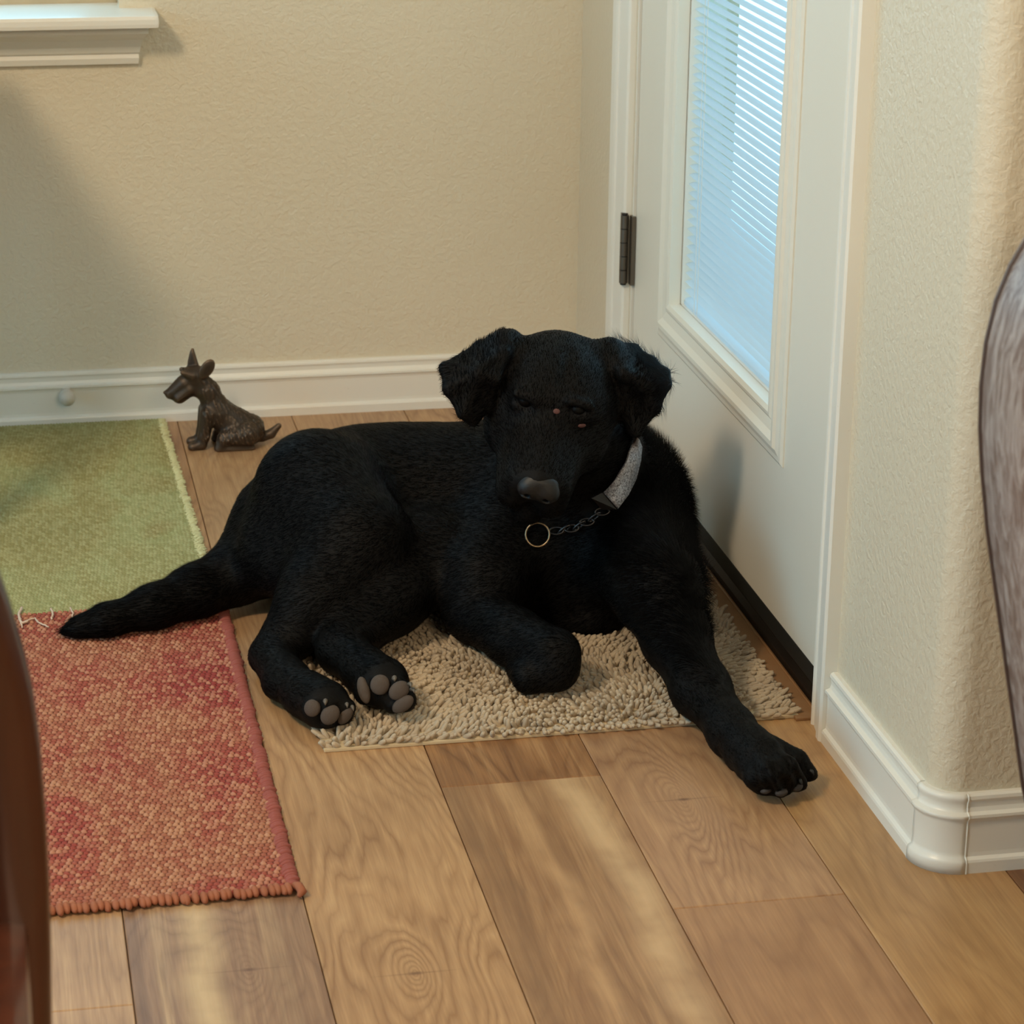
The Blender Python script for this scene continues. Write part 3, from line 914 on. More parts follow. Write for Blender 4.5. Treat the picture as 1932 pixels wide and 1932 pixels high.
lift = np.where(ruff, .7, np.where(ears, .45, .22))
ln = ln * rng.uniform(.6, 1.25, NH)
keep = pos[:, 2] > .012
for (px, py) in ((1205, 835), (1200, 852), (1197, 870), (1190, 888), (1180, 905), (1168, 922), (1155, 938), (1142, 950), (1132, 958)):
    keep &= np.linalg.norm(pos - on_skin(px, py, 2.7, 3.2)[0], axis=1) > .020
for (q, r) in ((PZ(618, 1345, .03), .036), (PZ(735, 1308, .045), .044)):
    keep &= ~((np.linalg.norm(pos - q, axis=1) < r) & (nor[:, 1] < -.35))
keep &= np.linalg.norm(pos - HP(0, LH + .004, -.012), axis=1) > .030
for c in EYES: keep &= np.linalg.norm(pos - c, axis=1) > .011
pos, nor, tang, ln, lift = pos[keep], nor[keep], tang[keep], ln[keep], lift[keep]
side = np.cross(tang, nor) * .00026
mid = pos + (tang * .55 + nor * (lift * .6)[:, None]) * ln[:, None] * .55
tip = pos + (tang * .95 + nor * (lift * .75)[:, None]) * ln[:, None]
V5 = np.stack([pos - side, pos + side, mid - side * .8, mid + side * .8, tip], 1).reshape(-1, 3)
k_ = np.arange(len(pos))[:, None] * 5
T = np.concatenate([k_ + [0, 1, 3], k_ + [0, 3, 2], k_ + [2, 3, 4]])
fur = mesh_np('fur', V5, T, M_HAIR, dog); fur['kind'] = 'stuff'

# nose, eyes, bare spots
nf = Field(HP(0, LH, 0) - .05, HP(0, LH, 0) + .05, .0016)
nf.ell(HP(.003, LH - .001, -.006), HA, (.0245, .011, .0165), .006)
nf.ell(HP(.003, LH - .005, .004), HA, (.0200, .010, .0080), .006)
for s_ in (-1, 1): nf.ell(HP(.003 + s_ * .012, LH + .003, -.008), HA, (.0125, .0095, .0125), .006)
for s_ in (-1, 1):
    nf.cap(HP(.003 + s_ * .0105, LH + .016, -.0125), HP(.003 + s_ * .0125, LH + .000, -.0125), .0042, .003, .003, True)
    nf.cap(HP(.003 + s_ * .012, LH + .012, -.013), HP(.003 + s_ * .021, LH + .006, -.015), .0022, .0016, .002, True)
nf.cap(HP(.003, LH + .016, -.014), HP(.003, LH + .012, -.027), .0012, .0012, .002, True)
V_, Q_ = nf.surface(); mesh_np('nose', V_, Q_, M_NOSE, dog, True)
for c in EYES:
    ellipsoid('eye', c, HA, (.0092, .0080, .0085), M_EYE, dog)
for (px, py, ra, rb) in ((1050, 776, .0046, .0042), (1098, 803, .0058, .0038)):
    c, g = on_skin(px, py, 2.70, 3.0)
    ax = unit(np.cross(g, (0, 0, 1)))
    ellipsoid('bare_spot', c, (ax, np.cross(g, ax), g), (ra * .9, rb * .8, .0014), M_SKIN, dog)['label'] = 'small pinkish hairless spot beside the eye'


def pad(px, py, rx, ry, rot=0.0, ya=2.55, yb=2.90):
    c, g = on_skin(px, py, ya, yb)
    view = -unit(c - CAM); g = unit(g + view * .8)
    R_ = RM[0] * math.cos(rot) + RM[1] * math.sin(rot); R_ = unit(R_ - g * (R_ @ g)); D_ = np.cross(g, R_)
    s = 1 / 1680
    o = ellipsoid('paw_pad', c - g * .0012, (R_, D_, g), (rx * s, ry * s, .0048), M_PAD, dog)
    return o


def claw(px, py, r=5.0, ya=2.45, yb=2.95, d=(-.1, -.6, -.4), mat=None):
    c, g = on_skin(px, py, ya, yb)
    bm = bmesh.new(); d = unit(np.array(d) + g * .6); s = 1 / 1680
    tube(bm, [c - g * .004, c + d * .002, c + d * .004 + np.array((0, 0, -.001)), c + d * .006 + np.array((0, 0, -.003))], [r * s, r * s, r * s * .7, r * s * .2], 8)
    from_bm('claw', bm, mat or M_CLAW, dog, True)


for a in ((589, 1336, 16, 17, .2), (623, 1349, 17, 21, .7), (652, 1350, 12, 21, .6)): pad(*a)
for a in ((686, 1302, 12, 27, -.25), (717, 1292, 19, 20, .3), (753, 1303, 17, 22, .9), (760, 1329, 14, 24, .95)): pad(*a)
for a in ((614, 1321, 5), (654, 1327, 4), (664, 1332, 4)): claw(*a)
for a in ((744, 1278, 5.5), (774, 1289, 4), (779, 1299, 4)): claw(*a)
M_DPAD = mat_plain('dark_pad_skin', (50, 44, 41), .7)
for a in ((1448, 1478, 4.5), (1477, 1480, 4.5), (1507, 1471, 4.5), (1529, 1454, 4)): claw(*a, mat=M_NOSE, d=(.3, -.8, -.2))
for a in ((1445, 1492, 11, 6, -.25), (1475, 1496, 12, 7, -.15), (1505, 1486, 11, 7, -.3)):
    pad(*a, ya=2.40, yb=2.70).data.materials[0] = M_DPAD

# ------------------------------------------------------------------ collar
M_BAND = N('glitter_silver_band')
_v = M_BAND.coords()
M_BAND = M_BAND.set(M_BAND.mix(M_BAND.ramp(M_BAND.noise(_v, 420, 3, 0.8), [(.38, (0, 0, 0)), (.62, (1, 1, 1))]), srgb(86, 82, 84), srgb(196, 194, 198)), 0.42, 0.25,
                    M_BAND.bump(M_BAND.noise(_v, 900, 2), 0.5, 0.0008))
M_LEATHER = mat_plain('black_leather_strap', (16, 13, 12), 0.5)
M_CHAIN = mat_plain('blackened_steel', (92, 90, 90), 0.35, 0.9)
M_RING = mat_plain('worn_brass_ring', (150, 130, 104), 0.3, 0.9)
collar = empty('dog_collar', tuple(P(1100, 930, 2.98)))
tag(collar, 'silver glitter dog collar with dark chain and brass ring round the black dog\'s neck', 'collar')
cA = P(1203, 850, 2.975); cB = P(1150, 948, 2.895); cC = P(960, 850, 2.96)
cN = unit(np.cross(cB - cA, cC - cA)); cN = cN if cN[2] > 0 else -cN
cO = P(1085, 860, 3.02); cO = cO - cN * ((cO - cA) @ cN)
cU = unit(cA - cO); cW = np.cross(cN, cU)


def neck_r(ang, off):
    d = cU * math.cos(ang) + cW * math.sin(ang); t = np.linspace(.16, .02, 160)[:, None]
    q = cO + cN * off + d * t; v_ = df.sample(q)
    i = int(np.argmax(v_ < 0)) if (v_ < 0).any() else 80
    return float(t[i, 0])


sgn = 1 if (cB - cO) @ cW > 0 else -1
angs = np.linspace(0, 2 * math.pi, 97)[:-1] * sgn
rad = np.array([min(neck_r(a, -.012), .125) for a in angs]); rad2 = np.array([min(neck_r(a, .012), .125) for a in angs])
rr = np.minimum(np.maximum(rad, rad2), .118)
rr = np.array([np.mean([rr[(i + j) % 96] for j in range(-5, 6)]) for i in range(96)]) + .004
angB = math.atan2((cB - cO) @ cW, (cB - cO) @ cU) * sgn


def cpt(i_f, off, dr=0.0):
    i = int(math.floor(i_f)) % 96; f = i_f - math.floor(i_f); r = rr[i] * (1 - f) + rr[(i + 1) % 96] * f + dr
    a = i_f / 96 * 2 * math.pi * sgn
    return cO + cN * off + (cU * math.cos(a) + cW * math.sin(a)) * r


def band(name, i0, i1, wdt, mat, th=.0025):
    bm = bmesh.new(); R_ = []; nseg = 60
    for k in range(nseg + 1):
        t = i0 + (i1 - i0) * k / nseg
        R_.append([bm.verts.new(cpt(t, o, d)) for o, d in ((-wdt, 0), (-wdt, th * .8), (-wdt * .7, th), (wdt * .7, th), (wdt, th * .8), (wdt, 0))])
    for A, B in zip(R_, R_[1:]):
        for k in range(6): bm.faces.new((A[k], A[(k + 1) % 6], B[(k + 1) % 6], B[k]))
    bm.faces.new(R_[0]); bm.faces.new(R_[-1][::-1])
    return from_bm(name, bm, mat, collar, True)


outer = np.array([(1203, 820), (1212, 843), (1210, 868), (1201, 904), (1186, 934), (1166, 960), (1153, 969)], float)
inner = np.array([(1199, 830), (1188, 856), (1182, 874), (1166, 900), (1150, 918), (1138, 929), (1129, 932)], float)
def resample(A, n):
    t = np.linspace(0, len(A) - 1, n); return np.stack([np.interp(t, range(len(A)), A[:, i]) for i in (0, 1)], 1)
O_, I_ = resample(outer, 37), resample(inner, 37); u_ = np.linspace(-1, 1, 37)
dO = [on_skin(*p, 2.70, 3.2)[0][1] for p in O_]; dI = [on_skin(*p, 2.70, 3.2)[0][1] for p in I_]
yO = np.polyval(np.polyfit(u_, dO, 3), u_) - .012; yI = np.polyval(np.polyfit(u_, dI, 3), u_) - .012
yO = np.minimum(yO, yI + .02)
def strap(name, k0, k1, mat, th=.0028):
    bm = bmesh.new(); R_ = []
    for k in range(k0, k1 + 1):
        o, i = P(*O_[k], yO[k]), P(*I_[k], yI[k]); m = (o + i) / 2; w_ = unit(o - i)
        t = unit(P(*O_[min(k + 1, 36)], yO[min(k + 1, 36)]) - P(*O_[max(k - 1, 0)], yO[max(k - 1, 0)])); nn = unit(np.cross(t, w_)); nn = nn if nn[1] < 0 else -nn
        R_.append([bm.verts.new(q) for q in (o - nn * th, o, m + nn * .0022, i, i - nn * th)])
    for A, B in zip(R_, R_[1:]):
        for k in range(5): bm.faces.new((A[k], A[(k + 1) % 5], B[(k + 1) % 5], B[k]))
    bm.faces.new(R_[0]); bm.faces.new(R_[-1][::-1])
    o = from_bm(name, bm, mat, collar, True)
    return o
M_EDGE = M_LEATHER
strap('band', 0, 30, M_BAND)
# the band goes on round the far side of the neck
m0 = (P(*O_[0], yO[0]) + P(*I_[0], yI[0])) / 2
hid = [m0, P(1190, 800, 3.03), P(1140, 770, 3.09), P(1060, 765, 3.11), P(985, 790, 3.08), P(945, 850, 3.02), P(955, 930, 2.96), P(1000, 975, 2.92)]
bm = bmesh.new(); R_ = []
for k in range(len(hid) - 1):
    for q in range(6):
        p = hid[k] * (1 - q / 6) + hid[k + 1] * q / 6
        R_.append([bm.verts.new(p + v_) for v_ in (cN * -.012, cN * .012, cN * .012 + np.array((0, .002, .002)), cN * -.012 + np.array((0, .002, .002)))])
for A, B in zip(R_, R_[1:]):
    for k in range(4): bm.faces.new((A[k], A[(k + 1) % 4], B[(k + 1) % 4], B[k]))
from_bm('band', bm, M_BAND, collar, True)
bm = bmesh.new(); e0, e1 = P(*O_[31], yO[31]), P(*I_[31], yI[31])
q0, q1 = P(1136, 962, yO[36] - .004), P(1116, 940, yI[36] - .004)
vs = [bm.verts.new(v) for v in (e0, e1, q1, q0)]; vb = [bm.verts.new(v + np.array((0, .004, 0))) for v in (e0, e1, q1, q0)]
bm.faces.new(vs); bm.faces.new(vb[::-1])
for k in range(4): bm.faces.new((vs[k], vs[(k + 1) % 4], vb[(k + 1) % 4], vb[k]))
from_bm('strap_end', bm, M_LEATHER, collar)


def chain_link(name, c, t, nrm, L, wd, wire, mat, parent):
    t, nrm = unit(t), unit(nrm); bm = bmesh.new()
    pts = [c + t * (math.cos(a) * L) + nrm * (math.sin(a) * wd) for a in [2 * math.pi * k / 20 for k in range(20)]]
    tube(bm, pts, wire, 7, True)
    return from_bm(name, bm, mat, parent, True)


ch = empty('chain', (0, 0, 0)); ch.parent = collar; ch.matrix_parent_inverse = Matrix.Translation(-collar.location)
p0 = on_skin(1132, 962, 2.6, 3.2)[0] + np.array((0, -.012, .002)); p1 = on_skin(1046, 998, 2.6, 3.2)[0] + np.array((0, -.012, .002))
pr_ = on_skin(1011, 1008, 2.6, 3.2)[0] + np.array((0, -.010, .003))
for k in range(7):
    t = k / 6; c = p0 * (1 - t) + p1 * t + np.array((0, 0, -.006 * math.sin(math.pi * t)))
    q = chain_link('chain_link', c, p1 - p0 + np.array((0, 0, .01 * (-1) ** k)), (0.2, -.5, 1) if k % 2 else (.5, -.6, -.6), .0085, .0052, .0013, M_CHAIN, None)
    q.parent = ch
rg = chain_link('ring', pr_, RM[0], RM[1], .0148, .0148, .0015, M_RING, collar)


# ------------------------------------------------------------------ beige chenille mat
def P0(px, py): 
    d = RM.T @ np.array([(px - 966) / F_PX, (py - 966) / F_PX, 1.0]); return (CAM + d * (-CAM[2] / d[2]))[:2]


RX0, RX1, RY0, RY1 = .337, .898, 2.668, 3.44
mat_ = empty('door_mat', ((RX0 + RX1) / 2, RY0, 0)); tag(mat_, 'beige shaggy chenille door mat under the black dog', 'mat')
n = N('beige_chenille'); v = n.coords()
M_CHEN = n.set(n.mix(n.noise(v, 14, 2), srgb(150, 134, 116), srgb(214, 194, 164)), 0.9, 0, n.bump(n.noise(v, 1200, 2), 0.7, 0.0006), Sheen_Weight=0.2)
M_CANVAS = mat_plain('mat_backing_cloth', (200, 180, 146), 0.9, bump=(800, 0.5, 0.0005))
box('backing', (RX0, RY0, 0.0003), (RX1, RY1, .0042), M_CANVAS, mat_, .001)


def tuft_template(L, r, seg=7):
    """A soft rounded finger along +z, as vertices and triangle/quad faces."""
    V = []; prof = [(0, .75), (.18, 1.0), (.55, 1.02), (.82, .85), (.95, .55)]
    for t, q in prof:
        for k in range(seg):
            a = 2 * math.pi * k / seg; V.append((r * q * math.cos(a), r * q * math.sin(a), L * t))
    V.append((0, 0, L)); Fq = []
    for i in range(len(prof) - 1):
        for k in range(seg):
            a, b = i * seg + k, i * seg + (k + 1) % seg; Fq.append((a, b, b + seg)); Fq.append((a, b + seg, a + seg))
    top = len(V) - 1; o = (len(prof) - 1) * seg
    for k in range(seg): Fq.append((o + k, o + (k + 1) % seg, top))
    return np.array(V), np.array(Fq)


TV, TF = tuft_template(1.0, 1.0)
gx = np.arange(RX0 + .004, RX1 - .003, .0066); gy = np.arange(RY0 + .007, RY1 - .004, .0072)
GX, GY = np.meshgrid(gx, gy); px_ = (GX + rng.normal(0, .0016, GX.shape)).ravel(); py_ = (GY + rng.normal(0, .0016, GX.shape)).ravel()
# slow whirl of the pile so that neighbouring fingers lean together
ax_ = np.sin(px_ * 19 + 1.5 * np.sin(py_ * 13)) * 1.0 + .25 * np.sin(py_ * 31); ay_ = -.25 + np.cos(py_ * 17 + 2 * np.sin(px_ * 11)) * .9
ax_ += (px_ > RX1 - .05) * 1.6 - (px_ < RX0 + .02) * 1.2; ay_ -= (py_ < RY0 + .02) * 1.3
ax_ += rng.normal(0, .45, px_.shape); ay_ += rng.normal(0, .45, px_.shape)
dirs = np.stack([ax_ * .8, ay_ * .8, np.full_like(ax_, .75)], 1); dirs /= np.linalg.norm(dirs, axis=1, keepdims=True)
Ls = rng.uniform(.0115, .0165, len(px_)); Rs = rng.uniform(.0026, .0034, len(px_))
# flattened where the dog lies on it
def tufts(name, bx, by, bz, dirs, Ls, Rs, mat, parent):
    a = np.cross(dirs, np.array([0.3, 0.9, 0.1])); a /= np.linalg.norm(a, axis=1, keepdims=True); b = np.cross(dirs, a)
    V = (a[:, None] * (TV[None, :, :1] * Rs[:, None, None]) + b[:, None] * (TV[None, :, 1:2] * Rs[:, None, None])
         + dirs[:, None] * (TV[None, :, 2:] * Ls[:, None, None])) + np.stack([bx, by, bz], 1)[:, None]
    V = V.reshape(-1, 3); V[:, 2] = np.maximum(V[:, 2], .0006)
    Fa = (TF[None] + np.arange(len(bx))[:, None, None] * len(TV)).reshape(-1, 3)
    o = mesh_np(name, V, Fa, mat, parent, True); o['kind'] = 'stuff'; return o


tufts('pile', px_, py_, np.full(len(px_), .003), dirs, Ls, Rs, M_CHEN, mat_)


# ------------------------------------------------------------------ woven rugs
def weave_mat(name, stops, seedloc, nubs):
    n = N(name); v = n.coords(loc=seedloc)
    mp = n.n('ShaderNodeMapping'); mp.inputs['Scale'].default_value = (1, .5, 1); n.l(v, mp.inputs[0])
    big = n.noise(mp.outputs[0], 6.5, 2, 0.5, .4)
    c1 = n.ramp(big, stops)
    mp2 = n.n('ShaderNodeMapping'); mp2.inputs['Scale'].default_value = nubs; n.l(v, mp2.inputs[0])
    fine = n.noise(mp2.outputs[0], 1.0, 2, 0.6)
    return n, v, c1, fine


def height_rug(name, x0, x1, y0, y1, step, hf, mat, parent, z0=.004, edge=None):
    nx = int((x1 - x0) / step) + 1; ny = int((y1 - y0) / step) + 1
    X, Y = np.meshgrid(np.linspace(x0, x1, nx), np.linspace(y0, y1, ny), indexing='ij')
    hh, hn, hj = hf(X, Y); Z = z0 + hh
    if edge is not None: X, Y = edge(X, Y)
    V = np.stack([X, Y, Z], -1).reshape(-1, 3)
    i = (np.arange(nx - 1)[:, None] * ny + np.arange(ny - 1)[None]).ravel()
    Q = np.stack([i, i + ny, i + ny + 1, i + 1], 1)
    # skirt down to the floor
    ring = np.concatenate([np.arange(ny), np.arange(1, nx) * ny + ny - 1, (nx - 1) * ny + np.arange(ny - 2, -1, -1), np.arange(nx - 2, 0, -1) * ny])
    low = V[ring].copy(); low[:, 2] = .0004; b0 = len(V); V = np.concatenate([V, low]); m = len(ring)
    k = np.arange(m); S_ = np.stack([ring[k], ring[(k + 1) % m], b0 + (k + 1) % m, b0 + k], 1)
    o = mesh_np(name, V, np.concatenate([Q, S_]), mat, parent, True); yarn_attr(o, hn, hj); return o


HASH = np.random.default_rng(3).random(65536)


def nub_cells(X, Y, a, b, shear=0.0, wob=.0009):
    row = np.floor(Y / b); xo = X + shear * Y + np.where(row % 2 > 0, a / 2, 0) + wob * np.sin(Y * 210 + 3 * np.sin(X * 40)) + .004 * np.sin(Y * 9)
    u = (xo / a) % 1 - .5; v = (Y / b) % 1 - .5
    key = (np.floor(xo / a).astype(int) * 7919 + row.astype(int) * 15485863) % 65536
    return u, v, HASH[key]


def red_h(X, Y):
    u, v, jit = nub_cells(X, Y, .0064, .0070, 0.12)
    h = np.clip(1 - (np.abs(u) * 2.15) ** 2.2, 0, 1) ** .6 * np.clip(1 - (np.abs(v) * 2.15) ** 2.4, 0, 1) ** .6
    return .0034 * h * (.6 + .55 * jit), h, jit


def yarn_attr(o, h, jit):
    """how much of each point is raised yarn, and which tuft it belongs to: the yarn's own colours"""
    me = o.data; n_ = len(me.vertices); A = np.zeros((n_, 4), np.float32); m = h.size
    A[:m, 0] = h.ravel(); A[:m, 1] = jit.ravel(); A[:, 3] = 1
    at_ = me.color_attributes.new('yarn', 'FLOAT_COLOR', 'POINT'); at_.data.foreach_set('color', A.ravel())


def yarn_nodes(n):
    a = n.n('ShaderNodeAttribute'); a.attribute_name = 'yarn'; sp = n.n('ShaderNodeSeparateColor'); n.l(a.outputs['Color'], sp.inputs[0])
    return sp.outputs[0], sp.outputs[1]


RRX1A, RRX1B = .266, .264
n, v, c1, fine = weave_mat('red_weave', [(0.32, srgb(146, 60, 56)), (0.46, srgb(154, 76, 64)), (0.56, srgb(160, 102, 78)), (0.66, srgb(152, 78, 64)), (0.78, srgb(146, 60, 56))], (2.3, .7, 0), (170, 200, 1))
yh, yj = yarn_nodes(n)
up = n.mix(n.math('MULTIPLY', n.ramp(yj, [(0.3, (0, 0, 0)), (1, (1, 1, 1))]), .5), c1, srgb(214, 170, 136))
dn = n.mix(1.0, c1, (0.34, .20, .20), 'MULTIPLY')  # gap colour: darker weft plus the shade between nubs, painted in
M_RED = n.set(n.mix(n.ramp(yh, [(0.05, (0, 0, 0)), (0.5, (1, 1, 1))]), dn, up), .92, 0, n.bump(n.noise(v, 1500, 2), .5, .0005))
red = empty('woven_rug', (0.0, 2.73, 0)); tag(red, 'rust red woven rug with a pink bound edge, nearest the camera', 'rug')
RYB, RYT = 2.335, 3.135
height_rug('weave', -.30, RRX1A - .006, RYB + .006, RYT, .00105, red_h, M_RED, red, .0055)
M_PINK = mat_plain('pink_red_yarn', (152, 84, 76), .9, bump=(900, .5, .0006))
M_ORANGE = mat_plain('rust_orange_yarn', (158, 96, 68), .9, bump=(900, .5, .0006))


def coil_edge(name, p, q, nb, r, mat, parent, lean=.3, jit=.0006, sx=1.0):
    """overcast stitches side by side along an edge, each a squashed bead of yarn"""
    p, q = np.array(p, float), np.array(q, float); t = unit(q - p); L = np.linalg.norm(q - p) / nb
    bm = bmesh.new(); bmesh.ops.create_icosphere(bm, subdivisions=2, radius=1); V0 = np.array([v.co[:] for v in bm.verts]); F0 = np.array([[v.index for v in f.verts] for f in bm.faces]); bm.free()
    s = unit(np.cross(t, (0, 0, 1))) + t * lean; s = unit(s); w3 = np.array((0, 0, 1.))
    Vs, Fs = [], []
    for k in range(nb):
        c = p + (q - p) * (k + .5) / nb + rng.normal(0, jit, 3) * (1, 1, .4); g = rng.uniform(.85, 1.15)
        Vs.append(c + V0[:, :1] * t * L * .62 + V0[:, 1:2] * s * r * sx * g + V0[:, 2:] * w3 * r * .62 * g); Fs.append(F0 + k * len(V0))
    V = np.concatenate(Vs); V[:, 2] = np.maximum(V[:, 2], .0005)
    o = mesh_np(name, V, np.concatenate(Fs), mat, parent, True); o['kind'] = 'stuff'; return o


coil_edge('side_binding', (RRX1A - .002, RYT, .0055), (.262, RYB + .008, .0055), 150, .0085, M_PINK, red)
coil_edge('end_binding', (.262, RYB + .006, .0055), (-.28, RYB - .004, .0055), 80, .0085, M_ORANGE, red, 0.1, .0012)
bm = bmesh.new()
tube(bm, [(.262, RYB + .012, .006), (.268, RYB + .004, .008), (.270, RYB - .005, .007), (.266, RYB - .010, .004)], [.004, .005, .005, .002], 8)
from_bm('corner_knot', bm, M_ORANGE, red, True)
M_THREAD = mat_plain('cream_thread', (214, 190, 170), .9)
def thread(pts, r=.0011):
    bm = bmesh.new(); P_ = [PZ(a, b, .0105) for a, b in pts]
    Q = []
    for i in range(len(P_) - 1):
        for k in range(6): Q.append(P_[i] * (1 - k / 6) + P_[i + 1] * k / 6 + np.array((rng.normal(0, .0005), rng.normal(0, .0005), 0)))
    Q.append(P_[-1]); tube(bm, Q, r, 5); from_bm('loose_thread', bm, M_THREAD, red, True)
thread([(42, 1146), (35, 1160), (42, 1176), (52, 1172)], .0018); thread([(48, 1172), (66, 1166), (72, 1174), (92, 1183)], .0011)
thread([(96, 1148), (100, 1158), (98, 1168)], .0014); thread([(133, 1146), (138, 1156), (136, 1166)], .0012); thread([(36, 1168), (42, 1184)], .001)


def green_h(X, Y):
    u, v, j = nub_cells(X, Y, .0046, .0085, .20, .0005)
    h = np.clip(1 - (np.abs(u) * 1.98) ** 2, 0, 1) ** .6 * np.clip(1 - (np.abs(v) * 1.8) ** 3, 0, 1) ** .6
    return .0024 * h * (.7 + .4 * j), h, j


n, v, c1, fine = weave_mat('green_weave', [(0.3, srgb(136, 130, 78)), (0.45, srgb(146, 139, 86)), (0.58, srgb(150, 153, 102)), (0.7, srgb(142, 132, 80))], (.3, 4.1, 0), (230, 130, 1))
yh, yj = yarn_nodes(n)
up = n.mix(n.math('MULTIPLY', yj, .35), c1, srgb(206, 204, 158)); dn = n.mix(1.0, c1, (0.42, .42, .35), 'MULTIPLY')  # gaps darkened in the colour for weft and the shade between nubs
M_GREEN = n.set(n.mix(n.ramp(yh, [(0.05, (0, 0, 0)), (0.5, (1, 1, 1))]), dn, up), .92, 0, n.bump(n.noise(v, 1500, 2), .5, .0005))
M_GFRAY = mat_plain('green_fray', (168, 166, 116), .9)
green = empty('woven_rug', (0.0, 3.55, 0)); tag(green, 'olive green woven rug lying against the back baseboard', 'rug')
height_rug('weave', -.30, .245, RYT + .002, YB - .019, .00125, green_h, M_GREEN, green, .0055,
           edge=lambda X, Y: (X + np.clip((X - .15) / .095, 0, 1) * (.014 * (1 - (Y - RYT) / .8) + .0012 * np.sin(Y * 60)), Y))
M_CREAM = mat_plain('pale_green_cream_yarn', (206, 204, 158), .9, bump=(900, .5, .0006))
coil_edge('side_binding', (.259, RYT + .012, .0055), (.2455, YB - .022, .0055), 210, .0060, M_CREAM, green, .5, .0012)
# frayed end lapping over the red rug, and the whiskers of the bound side
hx = rng.uniform(-.40, .258, 900); hy = np.full(900, RYT + .003)
dd = np.stack([rng.normal(0, .35, 900), np.full(900, -1.0), rng.normal(-.05, .12, 900)], 1); dd /= np.linalg.norm(dd, axis=1, keepdims=True)
tufts('frayed_end', hx, hy, np.full(900, .0068), dd, rng.uniform(.003, .008, 900), np.full(900, .00075), M_GFRAY, green)
hy = rng.uniform(RYT + .01, YB - .02, 700); hx = .2455 + .0135 * (1 - (hy - RYT) / .8)
dd = np.stack([rng.choice((-1., 1.), 700), rng.normal(0, .7, 700), rng.uniform(0, .3, 700)], 1); dd /= np.linalg.norm(dd, axis=1, keepdims=True)
tufts('frayed_yarn', hx, hy, np.full(700, .0065), dd, rng.uniform(.005, .009, 700), np.full(700, .0007), M_CREAM, green)

# ------------------------------------------------------------------ bronze terrier figurine
PXM = np.linalg.norm(P(430, 800, 3.80) - P(431, 800, 3.80))
SB = np.array((P(430, 838, 3.80)[0], 3.80, 0.0))
z_of = 1.0 / math.cos(math.radians(19.6))


def G(px, py, v=0.0):
    """figurine point from photo offsets; v moves it towards the viewer"""
    return SB + np.array(((px - 430) * PXM, -v, (840 - py) * PXM * z_of))


sf = Field(SB + (-.10, -.055, -.004), SB + (.095, .055, .165), .0014)
s = PXM
def gc(a, b, ra, rb=None, k=.006, va=0., vb=None, sub=False):
    vb = va if vb is None else vb; rb = ra if rb is None else rb
    sf.cap(G(*a, va), G(*b, vb), ra * s, rb * s, k, sub)
gc((470, 812), (440, 800), 30, 30, .008); gc((440, 798), (410, 775), 30, 27, .008); gc((410, 775), (396, 738), 27, 20, .008)
gc((396, 738), (378, 712), 20, 17, .006); gc((378, 706), (362, 704), 17, 14, .005)
gc((364, 716), (338, 736), 16, 12, .005); gc((364, 730), (342, 745), 14, 13, .004); gc((350, 720), (324, 738), 15, 9.5, .004); gc((322, 735), (315, 736), 5, 3.5, .002)
for vv in (.009, -.009):
    gc((366, 704), (348, 698), 8, 4.5, .004, vv); gc((360, 730), (340, 745), 10, 9, .004, vv * .8)
gc((366, 730), (380, 735), 13, 15, .005); gc((340, 744), (325, 741), 11, 7, .004)
for vv in (.013, -.013):
    gc((392, 775), (384, 815), 15, 11, .005, vv); gc((384, 815), (378, 830), 11, 10, .004, vv); gc((380, 831), (362, 834), 9, 9, .004, vv * 1.1)
for vv in (.022, -.022):
    gc((462, 812), (425, 818), 24, 16, .006, vv); gc((412, 836), (470, 838), 8.5, 9, .004, vv * 1.15); gc((418, 822), (410, 834), 12, 9, .004, vv * 1.1)
gc((495, 828), (512, 822), 9, 9, .005); gc((512, 822), (527, 808), 9, 5.5, .003)
# ears
sf.tri(G(360, 702, -.011), G(380, 702, -.006), G(369, 670, -.013), 3.8 * s, .003)
sf.tri(G(364, 686, -.012), G(375, 688, -.009), G(370, 664, -.013), 3.0 * s, .003)
eax = (unit((.55, 0, .8)), (0, 1, 0), unit((.8, 0, -.55)))
sf.ell(G(393, 691, .015), eax, (21 * s, 4 * s, 12.5 * s), .003)
sf.ell(G(394, 693, .0195), eax, (12 * s, 2.2 * s, 6 * s), .002, True)
sf.ell(G(371, 711, .0165), ((1, 0, 0), (0, 1, 0), (0, 0, 1)), (3.6 * s, 2.6 * s, 3 * s), .002, True)
sf.cap(G(338, 752, .012), G(356, 742, .013), 1.2 * s, 1.2 * s, .002, True)
# sculpted tufts of coat
VS, QS = sf.surface(); NS, _ = vert_normals(VS, QS)
cand = np.flatnonzero((VS[:, 2] > .010) & (VS[:, 0] > G(384, 0)[0]) & (VS[:, 0] < G(500, 0)[0]) & (VS[:, 2] < G(0, 716)[2]))
for q_ in rng.choice(cand, 520, replace=False):
    q, g = VS[q_], NS[q_]; L = rng.uniform(7, 15) * s; dn = np.array((rng.uniform(-.1, .6), 0, -1)); dn = unit(dn - g * (dn @ g))
    sf.cap(q - dn * L / 2, q + dn * L / 2 - g * .0004, 1.5 * s, .6 * s, .0010)
sf.floor(SB[2] + .0004, .001)
V_, Q_ = sf.surface()
n = N('aged_bronze'); v = n.coords()
gm = n.n('ShaderNodeNewGeometry')
pt = n.ramp(gm.outputs['Pointiness'], [(0.50, (0, 0, 0)), (0.58, (1, 1, 1))])  # raised edges paler: highlights put into the bronze colour
cc = n.mix(n.noise(v, 60, 3), srgb(50, 43, 38), srgb(76, 64, 53))
M_BRONZE = n.set(n.mix(n.math('MULTIPLY', pt, .55), cc, srgb(150, 122, 96)), .42, .55, n.bump(n.noise(v, 400, 3), .4, .0008))
